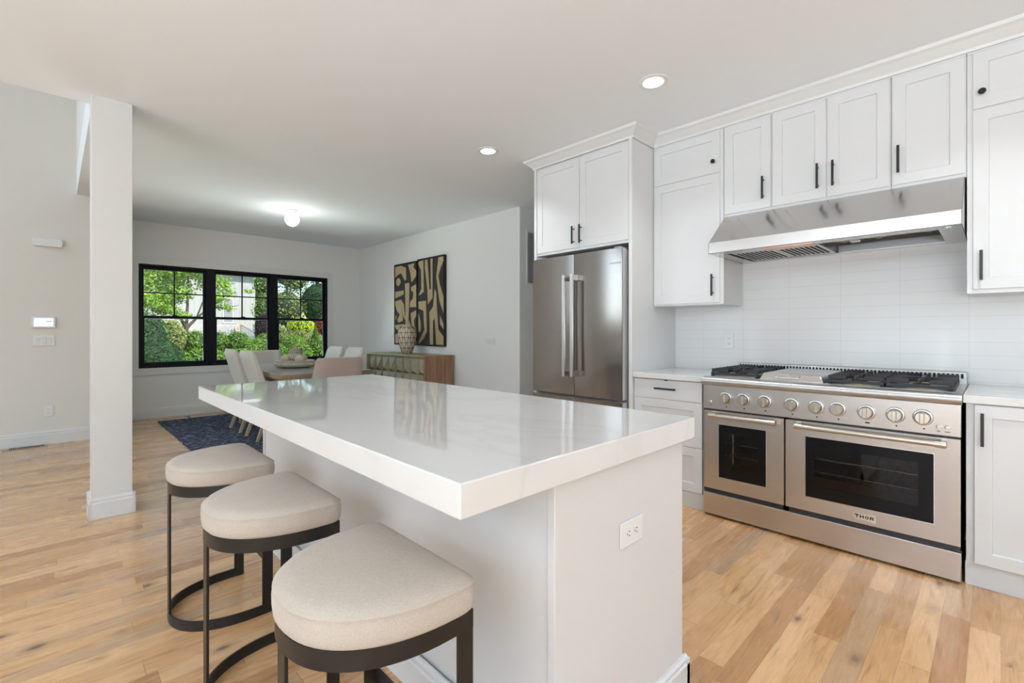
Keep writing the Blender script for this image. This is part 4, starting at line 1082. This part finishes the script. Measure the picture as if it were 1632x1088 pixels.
L_SH = [
 [(0.02, 0.02), (0.30, 0.015), (0.52, 0.05), (0.54, 0.19), (0.48, 0.215), (0.30, 0.11), (0.14, 0.125), (0.02, 0.155)],
 circ,
 [(0.62, 0.02), (0.90, 0.015), (0.86, 0.06), (0.98, 0.11), (0.98, 0.17), (0.78, 0.245), (0.72, 0.12)],
 [(0.02, 0.335), (0.42, 0.33), (0.42, 0.38), (0.02, 0.42)],
 [(0.48, 0.245), (0.68, 0.245), (0.67, 0.50), (0.62, 0.78), (0.50, 0.77), (0.50, 0.48)],
 [(0.76, 0.30), (0.98, 0.27), (0.98, 0.55), (0.70, 0.545), (0.72, 0.48), (0.84, 0.44), (0.86, 0.37), (0.76, 0.34)],
 [(0.02, 0.46), (0.30, 0.44), (0.42, 0.50), (0.46, 0.60), (0.50, 0.70), (0.40, 0.66), (0.36, 0.56), (0.38, 0.71), (0.18, 0.73), (0.12, 0.70), (0.24, 0.63), (0.10, 0.58), (0.02, 0.50)],
 [(0.02, 0.63), (0.09, 0.66), (0.04, 0.70)],
 [(0.02, 0.76), (0.42, 0.75), (0.46, 0.80), (0.2, 0.84), (0.02, 0.80)],
 [(0.74, 0.62), (0.98, 0.585), (0.98, 0.66), (0.88, 0.70), (0.90, 0.77), (0.98, 0.82), (0.98, 0.90), (0.80, 0.80)],
 [(0.66, 0.70), (0.72, 0.76), (0.68, 0.80), (0.64, 0.78)],
 [(0.02, 0.88), (0.30, 0.86), (0.36, 0.99), (0.02, 0.99)], [(0.5, 0.84), (0.72, 0.85), (0.98, 0.95), (0.98, 0.99), (0.5, 0.99)]]
R_SH = [
 [(0.02, 0.02), (0.22, 0.01), (0.24, 0.38), (0.10, 0.41), (0.02, 0.42), (0.14, 0.34), (0.12, 0.12), (0.02, 0.05)],
 [(0.28, 0.01), (0.38, 0.01), (0.46, 0.36), (0.52, 0.36), (0.50, 0.01), (0.58, 0.01), (0.58, 0.46), (0.40, 0.53), (0.38, 0.36), (0.28, 0.10)],
 [(0.80, 0.01), (0.99, 0.01), (0.99, 0.06), (0.90, 0.12), (0.80, 0.22), (0.86, 0.32), (0.99, 0.46), (0.99, 0.64), (0.84, 0.50), (0.72, 0.22)],
 [(0.02, 0.49), (0.32, 0.485), (0.36, 0.84), (0.22, 0.93), (0.04, 0.99), (0.02, 0.97), (0.26, 0.82), (0.22, 0.60), (0.02, 0.57)],
 [(0.02, 0.62), (0.10, 0.72), (0.12, 0.84), (0.02, 0.85)],
 [(0.66, 0.36), (0.72, 0.40), (0.74, 0.55), (0.80, 0.82), (0.99, 0.90), (0.99, 0.99), (0.72, 0.99), (0.66, 0.70), (0.60, 0.72), (0.60, 0.99), (0.48, 0.99), (0.46, 0.62), (0.60, 0.56)],
 [(0.86, 0.66), (0.99, 0.76), (0.99, 0.82), (0.86, 0.76)]]
canvas(6.26, 6.935, 1.0, 2.31, L_SH, 'left canvas of the pair, with a tan circle near its top')
canvas(5.55, 6.245, 0.995, 2.325, R_SH, 'right canvas of the pair, long tan stripes on black')

# ------------------------------------------------------------------ outdoors
def gz(y): return -0.05 if y < 9 else -0.05+(y-9)*0.030
b = MB(); ys = [8.42, 9, 12, 16, 20, 24, 30, 36, 60]
for a, c in zip(ys, ys[1:]): b.face([(-14, a, gz(a)), (45, a, gz(a)), (45, c, gz(c)), (-14, c, gz(c))])
bmesh.ops.remove_doubles(b.bm, verts=b.bm.verts, dist=0.001)
o = struct(b.build('ground', 'soil')); sm = o.modifiers.new('thick', 'SOLIDIFY'); sm.thickness = 0.1; sm.offset = -1

def leaves(b, c, rad, n, size, rnd, shape='ball', surf=0.8, crown=None):
    c = Vector(c)
    for _ in range(n):
        while True:
            d = Vector((rnd.uniform(-1, 1), rnd.uniform(-1, 1), rnd.uniform(-1, 1)))
            if 0.05 < d.length < 1: break
        d.normalize(); rr_ = rnd.uniform(surf, 1.03)
        p = Vector((d.x*rad[0]*rr_, d.y*rad[1]*rr_, d.z*rad[2]*rr_))
        if shape == 'cone':
            h = rnd.random(); a = rnd.uniform(0, 2*PI); q = (1-h)*rr_; p = Vector((rad[0]*q*math.cos(a), rad[1]*q*math.sin(a), rad[2]*(2*h-1)))
        p += c; s = size*rnd.uniform(0.6, 1.3)
        nrm = (d+Vector((rnd.uniform(-1, 1), rnd.uniform(-1, 1), rnd.uniform(-0.4, 1)))*0.8).normalized()
        u = nrm.orthogonal().normalized(); u = (Matrix.Rotation(rnd.uniform(0, 6.28), 3, nrm) @ u); w = nrm.cross(u)
        q = [p-u*s, p-w*s*0.5+nrm*s*0.12, p+u*s, p+w*s*0.5+nrm*s*0.12]
        b.bm.faces.new([b.bm.verts.new(v) for v in q])
def shrub(name, label, c, rx, rz, leafm, core, n, size, seed, cat='shrub', shape='ball', group=None):
    rnd = random.Random(seed); base = gz(c[1])
    r = thing(name, label, cat, (c[0], c[1], base), group)
    b = MB()
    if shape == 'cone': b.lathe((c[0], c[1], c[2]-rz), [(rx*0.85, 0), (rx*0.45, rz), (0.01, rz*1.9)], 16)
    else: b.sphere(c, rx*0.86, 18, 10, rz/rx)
    b.build('shade_core', core, r)  # dark solid under the leaves, painted as the shade between them
    b = MB(); leaves(b, c, (rx, rx, rz), n, size, rnd, shape); b.build('foliage', leafm, r)
    if c[2]-rz*0.8 > base+0.02:
        MB().cyl((c[0], c[1], base-0.03), (c[0], c[1], c[2]-rz*0.5), 0.05, 0.03, 8).build('trunk', 'bark', r)
SH = [
 ('round_shrub', 'large dark round shrub low in the left window', (1.62, 12.6, 0.60), 0.46, 0.46, 'leaf_dark', 'core', 2600, 0.032, 'ball'),
 ('round_shrub', 'small clipped ball shrub beside the dark shrub, left window', (2.20, 13.44, 0.46), 0.22, 0.28, 'leaf_box', 'core', 930, 0.029, 'ball'),
 ('round_shrub', 'small bright ball shrub at the right bottom corner of the left window', (2.53, 13.72, 0.48), 0.25, 0.33, 'leaf_box', 'core', 1054, 0.029, 'ball'),
 ('round_shrub', 'bright boxwood ball right of the tree trunk', (3.60, 19.6, 0.78), 0.40, 0.50, 'leaf_box', 'core', 1612, 0.038, 'ball'),
 ('round_shrub', 'boxwood ball at the left edge of the middle window', (4.31, 19.6, 0.76), 0.36, 0.48, 'leaf_box', 'core', 1364, 0.038, 'ball'),
 ('round_shrub', 'large boxwood dome in front of the neighbouring stairs', (4.85, 19.4, 0.75), 0.43, 0.49, 'leaf_box', 'core', 1736, 0.038, 'ball'),
 ('round_shrub', 'low dark green ball right of the boxwood dome', (4.80, 18.0, 0.60), 0.28, 0.34, 'leaf_box', 'core', 992, 0.035, 'ball'),
 ('round_shrub', 'low green ball below the end of the stairs', (5.12, 18.2, 0.62), 0.31, 0.36, 'leaf_box', 'core', 1054, 0.035, 'ball'),
 ('round_shrub', 'yellow green ball at the right side of the middle window', (5.52, 18.6, 0.72), 0.36, 0.44, 'leaf_box', 'core', 1364, 0.035, 'ball'),
 ('round_shrub', 'bright low shrub behind the cream chair in the middle window', (3.40, 16.0, 0.38), 0.36, 0.30, 'leaf_box', 'core', 1178, 0.035, 'ball'),
 ('round_shrub', 'small low shrub above the pale armchair', (4.3, 16.6, 0.36), 0.38, 0.32, 'leaf_box', 'core', 1178, 0.035, 'ball'),
 ('round_shrub', 'large clipped dome in the right window', (6.86, 19.6, 0.66), 0.45, 0.45, 'leaf_box', 'core', 1860, 0.038, 'ball'),
 ('round_shrub', 'wide bright mound in the middle of the right window', (6.35, 17.5, 0.40), 0.48, 0.38, 'leaf_box', 'core', 1736, 0.035, 'ball'),
 ('round_shrub', 'bright green mound at the right edge of the right window', (7.12, 17.5, 0.50), 0.42, 0.44, 'leaf_box', 'core', 1612, 0.035, 'ball'),
 ('round_shrub', 'low mound behind the wooden bowl', (5.45, 16.1, 0.18), 0.40, 0.34, 'leaf_box', 'core', 1364, 0.035, 'ball'),
 ('round_shrub', 'low mound at the left side of the right window', (5.95, 18.6, 0.42), 0.36, 0.36, 'leaf_box', 'core', 1178, 0.035, 'ball'),
 ('leafy_shrub', 'dark leafy shrub behind the large round one in the left window', (1.75, 16.2, 1.0), 0.62, 0.75, 'leaf_dark', 'core', 2600, 0.045, 'ball'),
 ('leafy_shrub', 'yellow green shrub left of the maple trunk', (2.85, 19.4, 1.0), 0.42, 0.62, 'leaf_olive', 'core', 2000, 0.045, 'ball'),
 ('leafy_shrub', 'green shrub far left behind the dark round shrub', (2.15, 18.6, 1.15), 0.5, 0.6, 'leaf_maple', 'core', 2000, 0.045, 'ball'),
 ('conical_shrub', 'cone shaped evergreen in the right window', (8.31, 21.0, 0.98), 0.30, 0.52, 'leaf_box', 'core', 1116, 0.041, 'cone'),
 ('leafy_shrub', 'loose light green shrub left of the cone evergreen', (7.75, 21.2, 0.85), 0.42, 0.42, 'leaf_olive', 'core', 1900, 0.034, 'ball'),
 ('leafy_shrub', 'olive round bush by the right mullion', (7.38, 22.6, 1.00), 0.32, 0.50, 'leaf_olive', 'core', 1600, 0.032, 'ball'),
 ('purple_shrub', 'dark purple shrub right of the stairs', (7.30, 24.6, 1.30), 0.44, 0.80, 'leaf_purple', 'corep', 2600, 0.045, 'ball'),
 ('lime_shrub', 'bright lime yellow shrub in the right window', (9.36, 25.6, 1.50), 0.66, 0.46, 'leaf_lime', 'core', 2200, 0.040, 'ball'),
 ('red_maple', 'small red leaved maple at the right edge of the window', (10.5, 25.4, 1.50), 0.48, 0.50, 'leaf_red', 'corep', 1500, 0.040, 'ball'),
]
for i, (nm, lab, c, rx, rz, lm, core, n, size, shp) in enumerate(SH):
    shrub(nm, lab, c, rx, rz, lm, core, n, size, 100+i, 'shrub' if nm != 'red_maple' else 'tree', shp, 'round shrubs outside the window' if nm == 'round_shrub' else None)
def tree(name, label, base, trunk, blobs, leafm, size, seed, core=False):
    rnd = random.Random(seed); r = thing(name, label, 'tree', base)
    b = MB()
    for pts, rad in trunk: b.tube(pts, rad, 8)
    b.build('trunk', 'bark', r, smooth=True)
    b = MB()
    for c, rr_, n in blobs: leaves(b, c, (rr_[0], rr_[0], rr_[1]), n, size, rnd, 'ball', 0.25)
    b.build('foliage', leafm, r)
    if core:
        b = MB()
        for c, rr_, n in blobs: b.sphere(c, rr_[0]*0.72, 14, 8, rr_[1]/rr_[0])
        b.build('shade_core', 'core', r)  # dark solids standing in for shade within the crown
# young maple in front of the neighbouring house
X, Y = 3.54, 21.0; z0 = gz(Y)
tree('maple_tree', 'leafy maple filling the left window, branches reaching into the middle one', (X, Y, z0),
     [([(X, Y, z0-0.05), (X, Y, 1.35)], [0.095, 0.075]), ([(X, Y, 1.33), (3.35, Y-0.1, 1.7), (3.0, Y-0.2, 2.3), (2.7, Y, 3.1)], [0.07, 0.05, 0.035, 0.015]),
      ([(X, Y, 1.33), (3.85, Y+0.1, 1.69), (4.25, Y, 2.1), (4.8, Y-0.1, 2.6)], [0.065, 0.045, 0.03, 0.012]), ([(X, Y, 1.35), (3.58, Y, 2.2), (3.6, Y, 3.2), (3.5, Y, 4.1)], [0.06, 0.045, 0.03, 0.012]),
      ([(4.25, Y, 2.1), (4.8, Y, 2.15), (5.25, Y-0.1, 2.25)], [0.03, 0.018, 0.008]), ([(3.85, Y, 1.69), (4.1, Y-0.3, 2.6), (4.4, Y-0.2, 3.4)], [0.035, 0.02, 0.01])],
     [((3.0, Y, 4.35), (1.3, 0.6), 2200), ((4.4, Y+0.3, 4.2), (0.9, 0.6), 900), ((1.7, Y+0.3, 4.2), (0.9, 0.7), 1200), ((1.9, Y+1.0, 3.3), (0.7, 0.5), 900), ((2.3, Y+1.4, 1.6), (0.6, 0.35), 700), ((3.3, Y+0.9, 3.1), (0.9, 0.5), 800), ((2.9, Y+0.8, 2.4), (0.8, 0.3), 600), ((2.3, Y, 3.0), (0.75, 0.55), 1500), ((3.0, Y-0.2, 3.5), (0.85, 0.5), 1700), ((3.8, Y, 3.6), (0.8, 0.45), 1400), ((2.5, Y-0.3, 2.3), (0.65, 0.42), 1300), ((3.2, Y, 2.65), (0.65, 0.42), 900),
      ((2.9, Y-0.2, 2.0), (0.5, 0.22), 700), ((4.3, Y, 3.1), (0.5, 0.42), 750), ((4.5, Y-0.1, 2.5), (0.42, 0.35), 420), ((4.75, Y, 3.1), (0.4, 0.35), 300), ((4.9, Y-0.1, 2.75), (0.3, 0.25), 130), ((4.85, Y, 2.15), (0.35, 0.16), 150), ((5.6, Y, 2.85), (0.22, 0.12), 60),
      ((3.4, Y-0.3, 1.8), (0.4, 0.2), 260), ((2.0, Y, 1.9), (0.5, 0.45), 500)], 'leaf_maple', 0.056, 11)
tree('leafy_tree', 'yellow green tree at the left of the right window', (9.25, 27.0, gz(27)), [([(9.25, 27, gz(27)-0.05), (9.2, 27, 2.2), (9.4, 27, 4.2)], [0.12, 0.09, 0.03])],
     [((9.2, 27, 2.5), (0.95, 0.95), 1700), ((9.7, 27.3, 4.0), (0.75, 0.6), 900), ((8.4, 27, 2.9), (0.5, 0.6), 600), ((9.3, 27.2, 5.2), (1.2, 0.9), 1500), ((8.3, 27.4, 4.6), (0.6, 0.7), 700)], 'leaf_olive', 0.06, 12, True)
tree('leafy_tree', 'green tree between the house corner and the right mullion', (8.9, 30.6, gz(30.6)), [([(8.9, 30.6, gz(30.6)-0.05), (8.9, 30.6, 3.4)], [0.1, 0.04])],
     [((8.95, 30.6, 2.5), (0.6, 1.0), 1300), ((8.9, 30.6, 4.0), (0.55, 0.7), 900)], 'leaf_maple', 0.06, 13, True)
tree('evergreen_tree', 'tall dark evergreen at the right side of the window', (13.3, 33.4, gz(33.6)), [([(13.3, 33.4, gz(33.6)-0.05), (13.3, 33.4, 5.5)], [0.2, 0.06])],
     [((13.5, 33.4, 3.2), (1.7, 2.0), 3400), ((13.4, 33.6, 6.0), (1.5, 1.8), 2000), ((13.2, 33.8, 8.2), (1.1, 1.5), 1200)], 'leaf_dark', 0.085, 14, True)
tree('evergreen_tree', 'dark evergreen behind the corner of the white house', (12.4, 43.2, gz(43)), [([(12.4, 43.2, gz(43)-0.05), (12.4, 43.2, 7)], [0.2, 0.06])],
     [((12.4, 43.2, 3.4), (1.8, 2.3), 2800), ((12.3, 43.2, 7.0), (1.6, 2.4), 2200), ((12.4, 43.2, 10.2), (1.1, 1.8), 1200)], 'leaf_dark', 0.10, 15, True)
tree('evergreen_tree', 'dark evergreen behind the yellow green tree', (13.0, 38.4, gz(38)), [([(13.0, 38.4, gz(38)-0.05), (13.0, 38.4, 6.5)], [0.2, 0.06])],
     [((13.0, 38.4, 3.0), (1.4, 1.9), 2400), ((13.0, 38.4, 6.2), (1.3, 2.0), 1900), ((13.0, 38.4, 9.0), (1.0, 1.6), 1200)], 'leaf_dark', 0.09, 16, True)
tree('leafy_tree', 'dark leafy tree seen behind the maple at the far left', (1.2, 25.0, gz(25)), [([(1.2, 25, gz(25)-0.05), (1.2, 25, 4)], [0.15, 0.05])],
     [((2.0, 24.5, 2.3), (0.9, 1.0), 1300), ((1.2, 25, 3.8), (1.4, 1.2), 1500)], 'leaf_dark', 0.07, 17, False)
# neighbouring house
HYW = 33.6
r = thing('white_house', 'white neighbouring house with vertical siding and a porch', 'house', (4.5, 36, gz(HYW)))
MB().box(-3, 9.41, HYW, HYW+7, gz(HYW)-0.1, 6.2).build('house_wall', 'siding', r)
MB().box(-3.4, 9.95, HYW-0.5, HYW+7.4, 4.95, 5.1).build('eave', 'trim', r)
b = MB(); b.extr([(-3.4, HYW-0.5, 5.1), (-3.4, HYW+3.5, 8.0), (-3.4, HYW+7.4, 5.1)], (13.3, 0, 0)); b.build('roof', 'roof', r)
for x0 in (7.55, 4.2, 1.4):
    f = MB().box(x0, x0+0.62, HYW-0.03, HYW+0.02, 1.75, 3.35).build('window', 'trim', r); MB().box(x0+0.07, x0+0.55, HYW-0.04, HYW-0.03, 1.82, 3.28).build('window_pane', 'rubber', f)
b = MB(); b.box(1.5, 8.3, HYW-2.2, HYW, gz(HYW)-0.3, 1.0); b.build('porch_deck', 'siding', r)
MB().box(8.22, 8.80, HYW-0.35, HYW-0.25, 0.9, 1.70).build('porch_screen', 'peach', r)
b = MB(); ry = HYW-2.2
b.box(3.5, 8.1, ry, ry+0.06, 1.54, 1.60); b.box(3.5, 8.1, ry, ry+0.06, 1.06, 1.11)
for i in range(35): x = 3.55+i*0.13; b.box(x, x+0.04, ry+0.01, ry+0.05, 1.1, 1.55)
b.build('porch_railing', 'trim', r)
def rail(x0, y0, z0_, x1, y1, z1_, nm):
    b = MB(); t = 0.04
    for dz in (0.0, -0.46):
        b.loft([[(x0, y0-t, z0_+dz), (x0, y0+t, z0_+dz), (x0, y0+t, z0_+dz+0.07), (x0, y0-t, z0_+dz+0.07)], [(x1, y1-t, z1_+dz), (x1, y1+t, z1_+dz), (x1, y1+t, z1_+dz+0.07), (x1, y1-t, z1_+dz+0.07)]])
    for i in range(12):
        q = (i+0.5)/12; x = x0+(x1-x0)*q; y = y0+(y1-y0)*q; z = z0_+(z1_-z0_)*q; b.box(x-0.022, x+0.022, y-0.022, y+0.022, z-0.46, z)
    b.box(x1-0.06, x1+0.06, y1-0.06, y1+0.06, z1_-0.65, z1_+0.12); b.build(nm, 'trim', r)
rail(8.0, ry, 1.58, 8.75, ry-1.1, 0.95, 'stair_railing'); rail(8.75, ry+0.4, 1.60, 9.45, ry-0.8, 1.02, 'stair_railing')
b = MB()
for i in range(5): q = i/5; b.box(8.1+0.14*i, 9.0+0.12*i, ry-0.25*(i+1), ry-0.25*i+0.3, 0.3, 0.95-0.13*i)
b.build('stairs', 'siding', r)
